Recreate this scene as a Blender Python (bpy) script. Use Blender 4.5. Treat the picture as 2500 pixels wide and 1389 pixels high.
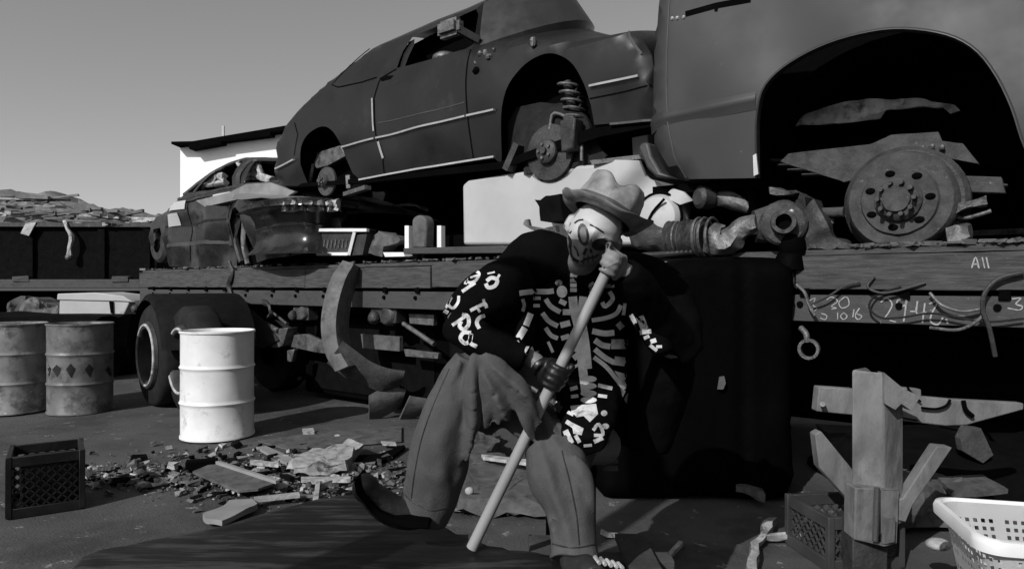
import bpy, bmesh, math, random
from mathutils import Vector as V, Matrix, noise
from mathutils.geometry import delaunay_2d_cdt
from mathutils.bvhtree import BVHTree
random.seed(7)
R = math.radians
sc = bpy.context.scene
for o in list(bpy.data.objects): bpy.data.objects.remove(o)

# ------------------------------------------------ camera, sky, sun, exposure
F, H, HY, CX = 1700.0, 1.26, 697.0, 1250.0
cam = bpy.data.objects.new('camera', bpy.data.cameras.new('camera'))
sc.collection.objects.link(cam)
cam.location = (0, 0, H); cam.rotation_euler = (R(90), 0, 0)
cam.data.sensor_width = 36; cam.data.lens = 36 * F / 2500
cam.data.shift_y = (HY - 694.5) / 2500
cam.data.clip_start = .05; cam.data.clip_end = 3000
sc.camera = cam
SAZ = V((-.56, -.83, 0)).normalized(); SEL = R(33)
SD = V((SAZ.x * math.cos(SEL), SAZ.y * math.cos(SEL), math.sin(SEL)))
w = bpy.data.worlds.new('World'); sc.world = w; w.use_nodes = True
nt = w.node_tree; nt.nodes.clear()
sky = nt.nodes.new('ShaderNodeTexSky'); sky.sky_type = 'NISHITA'; sky.sun_disc = False
sky.sun_elevation = SEL; sky.sun_rotation = math.atan2(SD.x, SD.y)
sky.air_density = 1.0; sky.dust_density = 1.2
sep = nt.nodes.new('ShaderNodeSeparateColor'); bg = nt.nodes.new('ShaderNodeBackground')
out = nt.nodes.new('ShaderNodeOutputWorld')
nt.links.new(sky.outputs[0], sep.inputs[0]); pw_ = nt.nodes.new('ShaderNodeMath'); pw_.operation = 'POWER'; pw_.inputs[1].default_value = .75
nt.links.new(sep.outputs[0], pw_.inputs[0]); nt.links.new(pw_.outputs[0], bg.inputs[0])   # black and white film: one grey tone of the sky
bg.inputs[1].default_value = .195
nt.links.new(bg.outputs[0], out.inputs[0])
sl = bpy.data.lights.new('sun', 'SUN'); sl.energy = 3.8; sl.angle = R(.5); sl.color = (1, 1, 1)
so = bpy.data.objects.new('sun', sl); sc.collection.objects.link(so)
so.rotation_euler = SD.to_track_quat('Z', 'Y').to_euler()
vs = sc.view_settings; vs.view_transform = 'Standard'; vs.look = 'None'; vs.exposure = 0; vs.gamma = 1

# ------------------------------------------------ pixel and plane helpers (photo pixels 2500 x 1389)
def P(px, py, Y): return V(((px - CX) / F * Y, Y, H - (py - HY) / F * Y))
def G(px, py, z=0.0): return P(px, py, (H - z) * F / (py - HY))
D = V((-.777, .63, 0)).normalized(); N = V((.63, .777, 0)).normalized(); P0 = V((2.55, 3.5, 0))
def T(px, py, off=0.0):
    r = V(((px - CX) / F, 1, -(py - HY) / F)); o = V((0, 0, H))
    s = (P0 + N * off - o).dot(N) / r.dot(N)
    return o + r * s
def W(u, z, off=0.0): return P0 + D * u + N * off + V((0, 0, z))
def UZ(px, py, off=0.0):
    p = T(px, py, off); return ((p - P0).dot(D), p.z)

# ------------------------------------------------ materials
MATS = {}
def mat(name, c, r=.6, m=0., var=.25, sc_=5., bump=.15, bsc=60., stain=0., ssc=2.5, sval=.02, spec=.5, streak=None, wear=0., emis=0):
    mt = bpy.data.materials.new(name); mt.use_nodes = True; n = mt.node_tree; L = n.links.new
    b = n.nodes['Principled BSDF']
    b.inputs['Metallic'].default_value = m; b.inputs['Specular IOR Level'].default_value = spec
    tc = n.nodes.new('ShaderNodeTexCoord'); mp = n.nodes.new('ShaderNodeMapping'); L(tc.outputs['Object'], mp.inputs[0])
    if streak: mp.inputs['Scale'].default_value = streak
    def nz(s, d=6, ro=.6):
        q = n.nodes.new('ShaderNodeTexNoise'); q.inputs['Scale'].default_value = s; q.inputs['Detail'].default_value = d
        q.inputs['Roughness'].default_value = ro; L(mp.outputs[0], q.inputs['Vector']); return q
    def ramp(src, a, b_, va, vb):
        q = n.nodes.new('ShaderNodeMapRange'); q.inputs[1].default_value = a; q.inputs[2].default_value = b_
        q.inputs[3].default_value = va; q.inputs[4].default_value = vb; L(src, q.inputs[0]); return q
    n1 = nz(sc_); col = ramp(n1.outputs[0], .3, .7, c * (1 - var), c * (1 + var)).outputs[0]
    def mix(fac, a, b_):
        q = n.nodes.new('ShaderNodeMix'); q.data_type = 'FLOAT'; L(fac, q.inputs[0]); L(a, q.inputs[2])
        if isinstance(b_, float): q.inputs[3].default_value = b_
        else: L(b_, q.inputs[3])
        return q.outputs[0]
    if stain:
        n2 = nz(ssc, 8, .7); f = ramp(n2.outputs[0], .62 - stain * .25, .72 - stain * .2, 0, 1).outputs[0]
        col = mix(f, col, float(sval))
    if wear:
        n4 = nz(sc_ * 5, 8, .75); f = ramp(n4.outputs[0], .66 - wear * .1, .7 - wear * .1, 0, 1).outputs[0]
        col = mix(f, col, float(min(.6, c * 3 + .05)))
    cc = n.nodes.new('ShaderNodeCombineColor')
    for i in range(3): L(col, cc.inputs[i])
    L(cc.outputs[0], b.inputs['Base Color'])
    n3 = nz(sc_ * 2.3, 4); rr = ramp(n3.outputs[0], .3, .7, max(.03, r - .12), min(1, r + .12)); L(rr.outputs[0], b.inputs['Roughness'])
    if bump:
        nb = nz(bsc, 5, .65); bp = n.nodes.new('ShaderNodeBump'); bp.inputs['Strength'].default_value = bump
        bp.inputs['Distance'].default_value = .01; L(nb.outputs[0], bp.inputs['Height']); L(bp.outputs[0], b.inputs['Normal'])
    MATS[name] = mt; return mt
M_ = mat
M_('asphalt', .06, .92, var=.35, sc_=1.6, bump=.9, bsc=70, stain=.5, ssc=1.3, sval=.032, wear=.5)
M_('sky_screen', .03, .8, var=.3)
M_('dirt', .05, .95, var=.5, sc_=6, bump=.8, bsc=25)
M_('car_dark', .009, .36, var=.12, sc_=1.5, bump=.02, bsc=8, stain=.1, ssc=3, sval=.022)
M_('car_grey', .022, .52, var=.06, sc_=.8, bump=.015, bsc=7, wear=.08)
M_('car_black', .018, .25, var=.5, sc_=4, bump=.03, bsc=10, stain=.3, ssc=5, sval=.035)
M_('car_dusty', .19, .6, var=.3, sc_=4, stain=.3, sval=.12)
M_('glass_dark', .02, .12, var=.3, bump=.01, bsc=4)
M_('glass_dust', .022, .35, var=.12, sc_=3, bump=.01, bsc=4)
M_('chrome', .55, .3, .6, var=.15, bump=.02)
M_('trim', .3, .4, var=.2, sc_=12, bump=.02)
M_('rubber', .014, .8, var=.4, sc_=8, spec=.2)
M_('black', .004, .9, var=.4, sc_=8, spec=.06)
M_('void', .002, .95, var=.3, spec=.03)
M_('coat', .003, .95, var=.4, sc_=8, bump=.3, bsc=70, spec=.04)
M_('vinyl', .001, .75, var=.4, sc_=5, bump=.2, bsc=40, spec=.035)
M_('rust', .048, .85, var=.5, sc_=9, bump=.6, bsc=50, stain=.4, ssc=7, sval=.03, wear=.3)
M_('iron', .04, .6, .3, var=.5, sc_=10, bump=.5, bsc=60, wear=.35)
M_('iron_light', .125, .5, .4, var=.5, sc_=12, bump=.5, bsc=50, stain=.4, ssc=10, sval=.04)
M_('wood', .05, .85, var=.6, sc_=5, bump=.5, bsc=30, streak=(1.2, 1.2, 14), stain=.3, ssc=3, sval=.04, wear=.35)
M_('steel_rail', .045, .75, var=.35, sc_=4, bump=.3, bsc=25, streak=(1.5, 1.5, 4), stain=.4, ssc=4, sval=.04, wear=.3)
M_('white_steel', .68, .5, var=.1, sc_=5, bump=.06, bsc=20, stain=.22, ssc=7, sval=.45, wear=0)
M_('white_plastic', .72, .4, var=.05, bump=.02)
M_('white_panel', .4, .55, var=.12, sc_=2, bump=.05, bsc=10, stain=.1, ssc=4, sval=.3)
M_('white_wall', .85, .9, var=.06, sc_=1)
M_('drum_grey', .19, .6, var=.4, sc_=4, bump=.15, bsc=20, stain=.5, ssc=6, sval=.07, wear=.2)
M_('drum_dark', .12, .55, var=.45, sc_=4, bump=.15, bsc=20, stain=.5, ssc=5, sval=.045, wear=.2)
M_('chalk', .3, .9, var=.3, sc_=40, bump=.2)
M_('post_steel', .16, .8, var=.45, sc_=5, bump=.5, bsc=30, stain=.6, ssc=4, sval=.08, streak=(1, 1, .5))
M_('cardboard', .22, .85, var=.2, sc_=5, bump=.1)
M_('scrap_light', .34, .7, var=.5, sc_=12, bump=.5, bsc=25, stain=.3, ssc=8, sval=.06)
M_('scrap_mid', .085, .7, var=.5, sc_=8, bump=.5, bsc=25, stain=.3, ssc=6, sval=.04)
M_('tarp', .12, .8, var=.4, sc_=5, bump=.5, bsc=12, stain=.3, ssc=6, sval=.1)
M_('hood_paint', .008, .5, var=.5, sc_=5, bump=.12, bsc=12, streak=(.7, 4.5, 1), stain=.5, ssc=3.2, sval=.045, spec=.25)
M_('trousers', .072, .85, var=.18, sc_=9, bump=.35, bsc=170, stain=.2, ssc=5, sval=.05, spec=.2)
M_('boot', .018, .55, var=.5, sc_=14, bump=.3, bsc=60)
M_('skin', .15, .6, var=.15, sc_=10, bump=.1, bsc=80)
M_('paint_white', .45, .6, var=.08, sc_=14, bump=.08)
M_('paint_shade_eye', .17, .6, var=.3, sc_=16, bump=.1)  # grey for the shade painted on the lower face, and for the eye
M_('print_white', .55, .85, var=.3, sc_=20, bump=.2, stain=.45, ssc=26, sval=.2)
M_('felt', .19, .5, var=.6, sc_=14, bump=.25, bsc=120)
M_('band', .05, .5, var=.3)
M_('pole', .27, .65, var=.15, sc_=6, bump=.1, bsc=40, streak=(1, 1, .3))
M_('plastic_black', .005, .45, var=.4)
M_('plastic_grey', .04, .5, var=.3)

# ------------------------------------------------ object helpers
col = sc.collection
def wloc(o):
    v = V((0, 0, 0))
    while o: v = v + o.location; o = o.parent
    return v
def tag(o, label=None, cat=None, group=None, kind=None):
    if label: o['label'] = label
    if cat: o['category'] = cat
    if group: o['group'] = group
    if kind: o['kind'] = kind
    return o
def thing(name, label, cat, loc, group=None):
    o = bpy.data.objects.new(name, None); col.objects.link(o); o.location = loc; o.empty_display_size = .1
    return tag(o, label, cat, group)
def obj(name, bm, m, parent=None, smooth=35, bev=0, normals=True):
    if normals: bmesh.ops.recalc_face_normals(bm, faces=bm.faces)
    if parent is not None: off = wloc(parent)
    else:
        xs = [v.co for v in bm.verts]; mn = [min(c[i] for c in xs) for i in range(3)]; mx = [max(c[i] for c in xs) for i in range(3)]
        off = V(((mn[0] + mx[0]) / 2, (mn[1] + mx[1]) / 2, mn[2]))
    bmesh.ops.translate(bm, vec=-off, verts=bm.verts)
    me = bpy.data.meshes.new(name); bm.to_mesh(me); bm.free()
    ms = m if isinstance(m, (list, tuple)) else [m]
    for q in ms: me.materials.append(MATS[q])
    if smooth:
        me.polygons.foreach_set('use_smooth', [True] * len(me.polygons)); me.set_sharp_from_angle(angle=R(smooth))
    o = bpy.data.objects.new(name, me); col.objects.link(o)
    if parent is not None: o.parent = parent
    else: o.location = off
    if bev:
        b = o.modifiers.new('bevel', 'BEVEL'); b.width = bev; b.segments = 2; b.limit_method = 'ANGLE'; b.angle_limit = R(40)
    return o
def single(name, label, cat, bm, m, group=None, **k):
    return tag(obj(name, bm, m, **k), label, cat, group)
def copy_tree(o, loc=None, rz=None, label=None):
    c = o.copy(); col.objects.link(c)
    if loc is not None: c.location = loc
    if rz is not None: c.rotation_euler = (c.rotation_euler.x, c.rotation_euler.y, rz)
    if label: c['label'] = label
    def rec(a, b):
        for ch in [x for x in a.children if x.name in names]:
            d = ch.copy(); col.objects.link(d); d.parent = b; rec(ch, d)
    names = set(x.name for x in bpy.data.objects)
    rec(o, c); return c
def B(): return bmesh.new()
def box(bm, c, s, rot=None, jit=0):
    c = V(c); vs_ = []
    for x in (-1, 1):
        for y in (-1, 1):
            for z in (-1, 1):
                q = V((x * s[0] / 2, y * s[1] / 2, z * s[2] / 2))
                if jit: q += V([random.uniform(-jit, jit) for _ in range(3)])
                if rot: q = rot @ q
                vs_.append(bm.verts.new(c + q))
    for f in ((0, 1, 3, 2), (4, 6, 7, 5), (0, 4, 5, 1), (2, 3, 7, 6), (0, 2, 6, 4), (1, 5, 7, 3)): bm.faces.new([vs_[i] for i in f])
    return bm
def rz(a): return Matrix.Rotation(a, 3, 'Z')
TR = Matrix((D, N, V((0, 0, 1)))).transposed()      # columns: along the trailer, away from camera, up
def tbox(bm, u0, u1, o0, o1, z0, z1): return box(bm, W((u0 + u1) / 2, (z0 + z1) / 2, (o0 + o1) / 2), (abs(u1 - u0), abs(o1 - o0), abs(z1 - z0)), TR)
def frame(d):
    d = d.normalized(); up = V((0, 0, 1)) if abs(d.z) < .9 else V((0, 1, 0))
    x = up.cross(d).normalized(); return x, d.cross(x).normalized()
def beam(bm, a, b, w_, h_, up=None):
    a, b = V(a), V(b); d = (b - a).normalized()
    if up is None: x, y = frame(d)
    else: x = V(up).cross(d).normalized(); y = d.cross(x).normalized()
    vv = [[bm.verts.new(p + x * sx * w_ / 2 + y * sy * h_ / 2) for sx, sy in ((-1, -1), (1, -1), (1, 1), (-1, 1))] for p in (a, b)]
    for i in range(4): bm.faces.new((vv[0][i], vv[0][(i + 1) % 4], vv[1][(i + 1) % 4], vv[1][i]))
    bm.faces.new(vv[0][::-1]); bm.faces.new(vv[1]); return bm
def spline(pts, n=6):
    pts = [V(p) for p in pts]
    if len(pts) < 3: return pts
    o = []; q = [pts[0] * 2 - pts[1]] + pts + [pts[-1] * 2 - pts[-2]]
    for i in range(1, len(q) - 2):
        for k in range(n):
            t = k / n; a, b, c, d = q[i - 1:i + 3]
            o.append(.5 * ((2 * b) + (c - a) * t + (2 * a - 5 * b + 4 * c - d) * t * t + (3 * b - a - 3 * c + d) * t ** 3))
    o.append(pts[-1]); return o
def tube(bm, pts, rad, seg=12, sm=0, flat=1.0, wob=0, upv=None, cap=True):
    pts = [V(p) for p in pts]; rad = list(rad) if isinstance(rad, (list, tuple)) else [rad] * len(pts)
    if sm:
        rp = [V((r_, 0, 0)) for r_ in rad]; pts = spline(pts, sm); rad = [max(.0005, v.x) for v in spline(rp, sm)]
    rings = []; px_ = None
    for i, p in enumerate(pts):
        d = (pts[min(i + 1, len(pts) - 1)] - pts[max(i - 1, 0)]).normalized()
        if px_ is None:
            x = (V(upv).cross(d).normalized() if upv else frame(d)[0])
        else: x = (px_ - d * px_.dot(d)).normalized()
        px_ = x; y = d.cross(x)
        ring = []
        for k in range(seg):
            a = 2 * math.pi * k / seg; r_ = rad[i] * (1 + (wob * noise.noise(p * 9 + V((math.cos(a), math.sin(a), 0)) * 1.5) if wob else 0))
            ring.append(bm.verts.new(p + x * math.cos(a) * r_ + y * math.sin(a) * r_ * flat))
        rings.append(ring)
    for a, b in zip(rings, rings[1:]):
        for k in range(seg): bm.faces.new((a[k], a[(k + 1) % seg], b[(k + 1) % seg], b[k]))
    if cap: bm.faces.new(rings[0][::-1]); bm.faces.new(rings[-1])
    return bm
def ball(bm, c, r3, rot=None, seg=20):
    c = V(c); r3 = r3 if isinstance(r3, (list, tuple)) else (r3,) * 3; rows = []
    n = seg // 2
    for i in range(n + 1):
        th = math.pi * i / n; row = []
        for k in range(seg if 0 < i < n else 1):
            a = 2 * math.pi * k / seg; q = V((r3[0] * math.sin(th) * math.cos(a), r3[1] * math.sin(th) * math.sin(a), r3[2] * math.cos(th)))
            row.append(bm.verts.new(c + (rot @ q if rot else q)))
        rows.append(row)
    for a, b in zip(rows, rows[1:]):
        for k in range(seg):
            k2 = (k + 1) % seg
            if len(a) == 1: bm.faces.new((a[0], b[k], b[k2]))
            elif len(b) == 1: bm.faces.new((a[k], b[0], a[k2]))
            else: bm.faces.new((a[k], b[k], b[k2], a[k2]))
    return bm
def lathe(bm, prof, o, ax=V((0, 0, 1)), seg=40, fn=None, a0=0, a1=2 * math.pi):
    o, ax = V(o), V(ax).normalized(); x, y = frame(ax); full = abs(a1 - a0 - 2 * math.pi) < 1e-4; rows = []
    for r_, h in prof:
        row = []
        for k in range(seg if full else seg + 1):
            a = a0 + (a1 - a0) * k / seg; rr, hh = (fn(r_, h, a) if fn else (r_, h))
            row.append(bm.verts.new(o + (x * math.cos(a) + y * math.sin(a)) * rr + ax * hh))
        rows.append(row)
    for a, b in zip(rows, rows[1:]):
        for k in range(seg): 
            k2 = (k + 1) % seg if full else k + 1
            bm.faces.new((a[k], a[k2], b[k2], b[k]))
    return bm
def prism(bm, pts, ext):
    pts = [V(p) for p in pts]; ext = V(ext)
    a = [bm.verts.new(p) for p in pts]; b = [bm.verts.new(p + ext) for p in pts]; n = len(pts)
    bm.faces.new(a); bm.faces.new(b[::-1])
    for i in range(n): bm.faces.new((a[i], b[i], b[(i + 1) % n], a[(i + 1) % n]))
    return bm
def inside(p, poly):
    x, y = p[0], p[1]; c = False; j = len(poly) - 1
    for i in range(len(poly)):
        xi, yi = poly[i][0], poly[i][1]; xj, yj = poly[j][0], poly[j][1]
        if (yi > y) != (yj > y) and x < (xj - xi) * (y - yi) / (yj - yi) + xi: c = not c
        j = i
    return c
def sdist(p, line, closed=True):
    best = 1e9; n = len(line)
    for i in range(n if closed else n - 1):
        a, b = line[i], line[(i + 1) % n]; ax, ay = b[0] - a[0], b[1] - a[1]; L2 = ax * ax + ay * ay
        t = max(0, min(1, ((p[0] - a[0]) * ax + (p[1] - a[1]) * ay) / L2)) if L2 > 1e-12 else 0
        best = min(best, math.hypot(p[0] - a[0] - ax * t, p[1] - a[1] - ay * t))
    return best
def densify(poly, step, closed=True):
    o = []; n = len(poly)
    for i in range(n if closed else n - 1):
        a, b = poly[i], poly[(i + 1) % n]; k = max(1, int(math.hypot(b[0] - a[0], b[1] - a[1]) / step))
        for j in range(k): o.append((a[0] + (b[0] - a[0]) * j / k, a[1] + (b[1] - a[1]) * j / k))
    if not closed: o.append(tuple(poly[-1][:2]))
    return o
def tri(outline, holes, step):
    loops = [densify(outline, step)] + [densify(h, step) for h in holes]; vs_, ed = [], []
    for lp in loops:
        b0 = len(vs_); vs_ += lp; ed += [(b0 + i, b0 + (i + 1) % len(lp)) for i in range(len(lp))]
    xs = [p[0] for p in outline]; ys = [p[1] for p in outline]; y = min(ys) + step / 2; r = 0
    while y < max(ys):
        x = min(xs) + step * (.5 if r % 2 else 1)
        while x < max(xs):
            if inside((x, y), outline) and not any(inside((x, y), h) for h in holes) and all(sdist((x, y), lp) > step * .45 for lp in loops): vs_.append((x, y))
            x += step
        y += step * .87; r += 1
    res = delaunay_2d_cdt([V(p) for p in vs_], ed, [], 0, 1e-6); ov, of = res[0], res[2]; fs = []
    for f in of:
        c = ((ov[f[0]][0] + ov[f[1]][0] + ov[f[2]][0]) / 3, (ov[f[0]][1] + ov[f[1]][1] + ov[f[2]][1]) / 3)
        if inside(c, outline) and not any(inside(c, h) for h in holes): fs.append(f)
    return [(v[0], v[1]) for v in ov], fs
def sheet(bm, outline, fn, holes=(), step=.06, thick=None):
    """outline in 2D, fn maps (a, b) to a point; thick is a vector that gives it a back"""
    vs_, fs = tri(outline, list(holes), step); used = sorted(set(i for f in fs for i in f)); mp = {}
    for i in used: mp[i] = bm.verts.new(fn(*vs_[i]))
    ff = [bm.faces.new([mp[i] for i in f]) for f in fs]
    if thick is not None:
        bk = {i: bm.verts.new(mp[i].co + V(thick)) for i in used}
        for f in fs: bm.faces.new([bk[i] for i in f][::-1])
        cnt = {}
        for f in fs:
            for a, b in ((f[0], f[1]), (f[1], f[2]), (f[2], f[0])): cnt[(a, b)] = 1
        for (a, b) in cnt:
            if (b, a) not in cnt: bm.faces.new((mp[b], mp[a], bk[a], bk[b]))
    return bm
def ribbon(bm, pts, ws, n, off=0.0):
    """flat stroke polyline in 3D with normal n"""
    pts = [V(p) for p in pts]; prev = None
    for i, p in enumerate(pts):
        d = (pts[min(i + 1, len(pts) - 1)] - pts[max(i - 1, 0)]).normalized(); s = d.cross(n).normalized()
        wv = ws if not isinstance(ws, (list, tuple)) else ws[i]
        a, b = bm.verts.new(p + s * wv / 2 + n * off), bm.verts.new(p - s * wv / 2 + n * off)
        if prev: bm.faces.new((prev[0], prev[1], b, a))
        prev = (a, b)
    return bm
def crumple(bm, amp, scale=6, seed=0):
    for v in bm.verts:
        q = v.co * scale + V((seed, seed * .7, 0)); v.co += V((noise.noise(q), noise.noise(q + V((11, 0, 0))), noise.noise(q + V((0, 17, 0))))) * amp
    return bm
def bake(o):
    dg = bpy.context.evaluated_depsgraph_get(); dg.update()
    me = bpy.data.meshes.new_from_object(o.evaluated_get(dg)); o.modifiers.clear(); old = o.data; o.data = me
    bpy.data.meshes.remove(old); return o
def remesh(o, vox, smooth_it=4, sm_f=.5):
    r = o.modifiers.new('r', 'REMESH'); r.mode = 'VOXEL'; r.voxel_size = vox; r.use_smooth_shade = True
    if smooth_it: s = o.modifiers.new('s', 'SMOOTH'); s.iterations = smooth_it; s.factor = sm_f
    bake(o); o.data.polygons.foreach_set('use_smooth', [True] * len(o.data.polygons)); return o
def bvh_of(objs):
    vs_, fs = [], []
    for o in objs:
        wl = wloc(o); b0 = len(vs_); vs_ += [v.co + wl for v in o.data.vertices]; fs += [[b0 + i for i in p.vertices] for p in o.data.polygons]
    return BVHTree.FromPolygons(vs_, fs)
def cast(bv, px, py, lift=.003):
    o = V((0, 0, H)); r = V(((px - CX) / F, 1, -(py - HY) / F)).normalized(); h = bv.ray_cast(o, r)
    return (h[0] - r * lift) if h[0] is not None else None
def decal(bm, bv, outline, step=8, lift=.003):
    vs_, fs = tri(outline, [], step); pts = [cast(bv, *v, lift) for v in vs_]
    vm = {}
    for f in fs:
        if any(pts[i] is None for i in f): continue
        ys = [pts[i].y for i in f]
        if max(ys) - min(ys) > .05: continue
        for i in f:
            if i not in vm: vm[i] = bm.verts.new(pts[i])
        bm.faces.new([vm[i] for i in f])
    return bm
def stroke2d(pts, w_):
    """outline polygon of a 2D stroke"""
    L_, R_ = [], []
    for i, p in enumerate(pts):
        a, b = pts[max(i - 1, 0)], pts[min(i + 1, len(pts) - 1)]; dx, dy = b[0] - a[0], b[1] - a[1]; l = math.hypot(dx, dy) or 1
        ww = w_[i] if isinstance(w_, (list, tuple)) else w_
        L_.append((p[0] - dy / l * ww / 2, p[1] + dx / l * ww / 2)); R_.append((p[0] + dy / l * ww / 2, p[1] - dx / l * ww / 2))
    return L_ + R_[::-1]
def sp2(pts, n=4): return [(v.x, v.y) for v in spline([V((p[0], p[1], 0)) for p in pts], n)]
# ------------------------------------------------ the setting
bm = B(); bmesh.ops.create_grid(bm, x_segments=60, y_segments=60, size=12)
for v in bm.verts:
    v.co += V((0, 9, 0)); v.co.z = .012 * noise.noise(v.co * .9) - .008
g = obj('ground', bm, 'asphalt'); tag(g, kind='structure')
bm = B()
a = [(-400, -400), (400, -400), (400, 600), (-400, 600)]; h = [(-12, -3), (12, -3), (12, 21), (-12, 21)]
sheet(bm, a, lambda x, y: V((x, y, -.02)), holes=[[(-11.9, -2.9), (11.9, -2.9), (11.9, 20.9), (-11.9, 20.9)]], step=60)
tag(obj('yard', bm, 'asphalt'), kind='structure')

# white building far left behind the cars
YB = 26.0
b = thing('building', 'white building with a slanting dark roof behind the stacked cars', 'building', P(560, 700, YB))
bm = B(); prism(bm, [P(440, 760, YB), P(440, 362, YB), P(560, 345, YB), P(740, 322, YB), P(740, 760, YB)], (0, 6, 0)); obj('wall', bm, 'white_wall', b)
bm = B(); prism(bm, [P(418, 352, YB - .5), P(418, 346, YB - .5), P(470, 345, YB - .5), P(690, 308, YB - .5), P(770, 296, YB - .5), P(770, 326, YB - .5), P(690, 336, YB - .5), P(690, 318, YB - .5), P(660, 322, YB - .5), P(660, 330, YB - .5), P(540, 345, YB - .5), P(540, 350, YB - .5), P(462, 364, YB - .5), P(460, 352, YB - .5)], (0, 7, 0)); obj('roof', bm, 'void', b)
bm = B(); beam(bm, P(545, 338, YB), P(545, 308, YB), .08, .08); obj('vent_pipe', bm, 'white_panel', b)

# skip and second trailer at the far left
YT = 12.5
t = thing('flatbed_trailer', 'far flatbed trailer at the left edge carrying the black skip', 'trailer', V((-8.5, YT, 0)))
bm = B(); box(bm, V((-8.2, YT + 1.1, H + .03)), (7.2, 2.4, .16)); crumple(bm, .01); obj('deck', bm, 'steel_rail', t, bev=.01)
bm = B(); box(bm, V((-8.2, YT + 1.2, 1.0)), (6.8, .5, .25)); box(bm, V((-8.2, YT + 2, .9)), (6.9, .2, .5)); obj('chassis', bm, 'void', t)
for x in (60, 300):
    bm = B(); box(bm, P(x, 681, YT - .02), (.28, .2, .09), jit=.015); obj('chock', bm, 'wood', t)
for x in (-10.5, -6.8):
    bm = B(); lathe(bm, [(.2, 0), (.48, .03), (.5, .1), (.5, .2), (.46, .26), (.2, .28)], V((x, YT + .6, .5)), V((0, 1, 0))); obj('wheel', bm, 'rubber', t)
s = thing('skip_container', 'black open steel skip heaped with scrap at the left edge', 'skip', P(150, 685, YT))
bm = B(); prism(bm, [P(-300, 682, YT), P(-320, 548, YT), P(395, 548, YT), P(380, 682, YT)], (0, 2.2, 0)); bmesh.ops.subdivide_edges(bm, edges=bm.edges, cuts=6, use_grid_fill=True); crumple(bm, .03, 2)
obj('body', bm, 'black', s)
bm = B(); beam(bm, P(-320, 548, YT - .05), P(398, 550, YT - .05), .1, .07); obj('top_rim', bm, 'iron', s)
for x in (-100, 75, 250, 360):
    bm = B(); beam(bm, P(x, 560, YT - .03), P(x, 680, YT - .03), .12, .08); obj('rib', bm, 'black', s)
bm = B()
top = [(-320, 470), (-60, 462), (40, 470), (110, 478), (150, 482), (200, 498), (260, 512), (330, 518), (372, 530)]
rows = []
for i in range(60):
    px = -320 + i * 12.2
    for a_, b_ in zip(top, top[1:]):
        if a_[0] <= px <= b_[0]: ty = a_[1] + (b_[1] - a_[1]) * (px - a_[0]) / (b_[0] - a_[0])
    row = []
    for j in range(14):
        y = j / 13; p = P(px, 552 + (ty - 552) * math.sin(min(1, y * 1.6) * math.pi / 2), YT + .05 + y * 2.0)
        p += V((0, noise.noise(p * 3) * .25, noise.noise(p * 2.5) * .16 + noise.noise(p * 14) * .03)) * (1 if j else .2)
        row.append(bm.verts.new(p))
    rows.append(row)
for a_, b_ in zip(rows, rows[1:]):
    for j in range(13): bm.faces.new((a_[j], b_[j], b_[j + 1], a_[j + 1]))
tag(obj('scrap_heap', bm, 'tarp', smooth=20), 'pale heap of crumpled scrap sheets filling the black skip', 'scrap heap')
bm = B()
for _ in range(70):
    px = random.uniform(-20, 375); py = random.uniform(500, 552) + (-20 if px < 150 else 6)
    c = P(px, min(py, 550), YT - .05 + random.uniform(0, .1)); box(bm, c, (random.uniform(.1, 1.1), random.uniform(.02, .08), random.uniform(.015, .06)), Matrix.Rotation(random.uniform(-.14, .14), 3, 'Y') @ rz(random.uniform(-.5, .5)), jit=.01)
for f_ in bm.faces: f_.material_index = 0
o_ = obj('scrap_shards', bm, ['scrap_mid', 'scrap_light', 'tarp'], smooth=0)
for p_ in o_.data.polygons: p_.material_index = (0, 1, 2, 0, 2)[(p_.index // 6) % 5]
tag(o_, 'jumble of pale strips and offcuts along the rim of the black skip', 'scrap', kind='stuff')
bm = B(); sheet(bm, [(62, 545), (88, 543), (70, 576), (50, 570)], lambda x, y: P(x, y, YT - .12), step=10, thick=(0, .02, 0))
single('rag', 'pale rag hanging over the black skip rim at the left', 'rag', bm, 'scrap_light')
bm = B(); tube(bm, [P(158, 540, YT - .1), P(165, 560, YT - .15), P(175, 580, YT - .14), P(170, 605, YT - .14), P(168, 625, YT - .14)], [.035, .03, .045, .03, .05], sm=4, wob=.5)
single('rope', 'pale frayed rope dangling down the side of the black skip', 'rope', bm, 'scrap_light')
bm = B(); ball(bm, P(168, 628, YT - .14), .06); 
single('hook', 'round grey hook at the end of the dangling rope', 'hook', bm, 'iron_light')

# scrap seen under the far trailer
Yq = 10.2
q = thing('chest_freezer', 'dented pale box freezer behind the dark drum with a black slot', 'freezer', P(230, 775, Yq))
bm = B(); prism(bm, [P(143, 776, Yq), P(145, 722, Yq), P(290, 726, Yq), P(318, 736, Yq), P(300, 776, Yq)], (0, .7, 0)); obj('cabinet', bm, 'white_panel', q, bev=.02)
bm = B(); prism(bm, [P(138, 732, Yq - .02), P(140, 717, Yq - .02), P(230, 714, Yq - .02), P(300, 722, Yq - .02), P(326, 738, Yq - .02), P(300, 736, Yq - .02)], (0, .75, 0)); obj('lid', bm, 'white_panel', q, bev=.012)
bm = B(); prism(bm, [P(266, 736, Yq - .03), P(274, 736, Yq - .03), P(275, 765, Yq - .03), P(270, 765, Yq - .03)], (0, .04, 0)); obj('slot', bm, 'void', q)
bm = B(); sheet(bm, [(15, 765), (25, 740), (50, 724), (75, 728), (110, 738), (143, 748), (143, 768)], lambda x, y: P(x, y, Yq + .1 + .1 * noise.noise(V((x * .05, y * .05, 0)))), step=8, thick=(0, .4, 0)); crumple(bm, .05, 5)
single('crushed_scrap', 'crumpled grey scrap behind the drum at the left edge', 'scrap panel', bm, 'scrap_mid', smooth=15)
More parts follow.
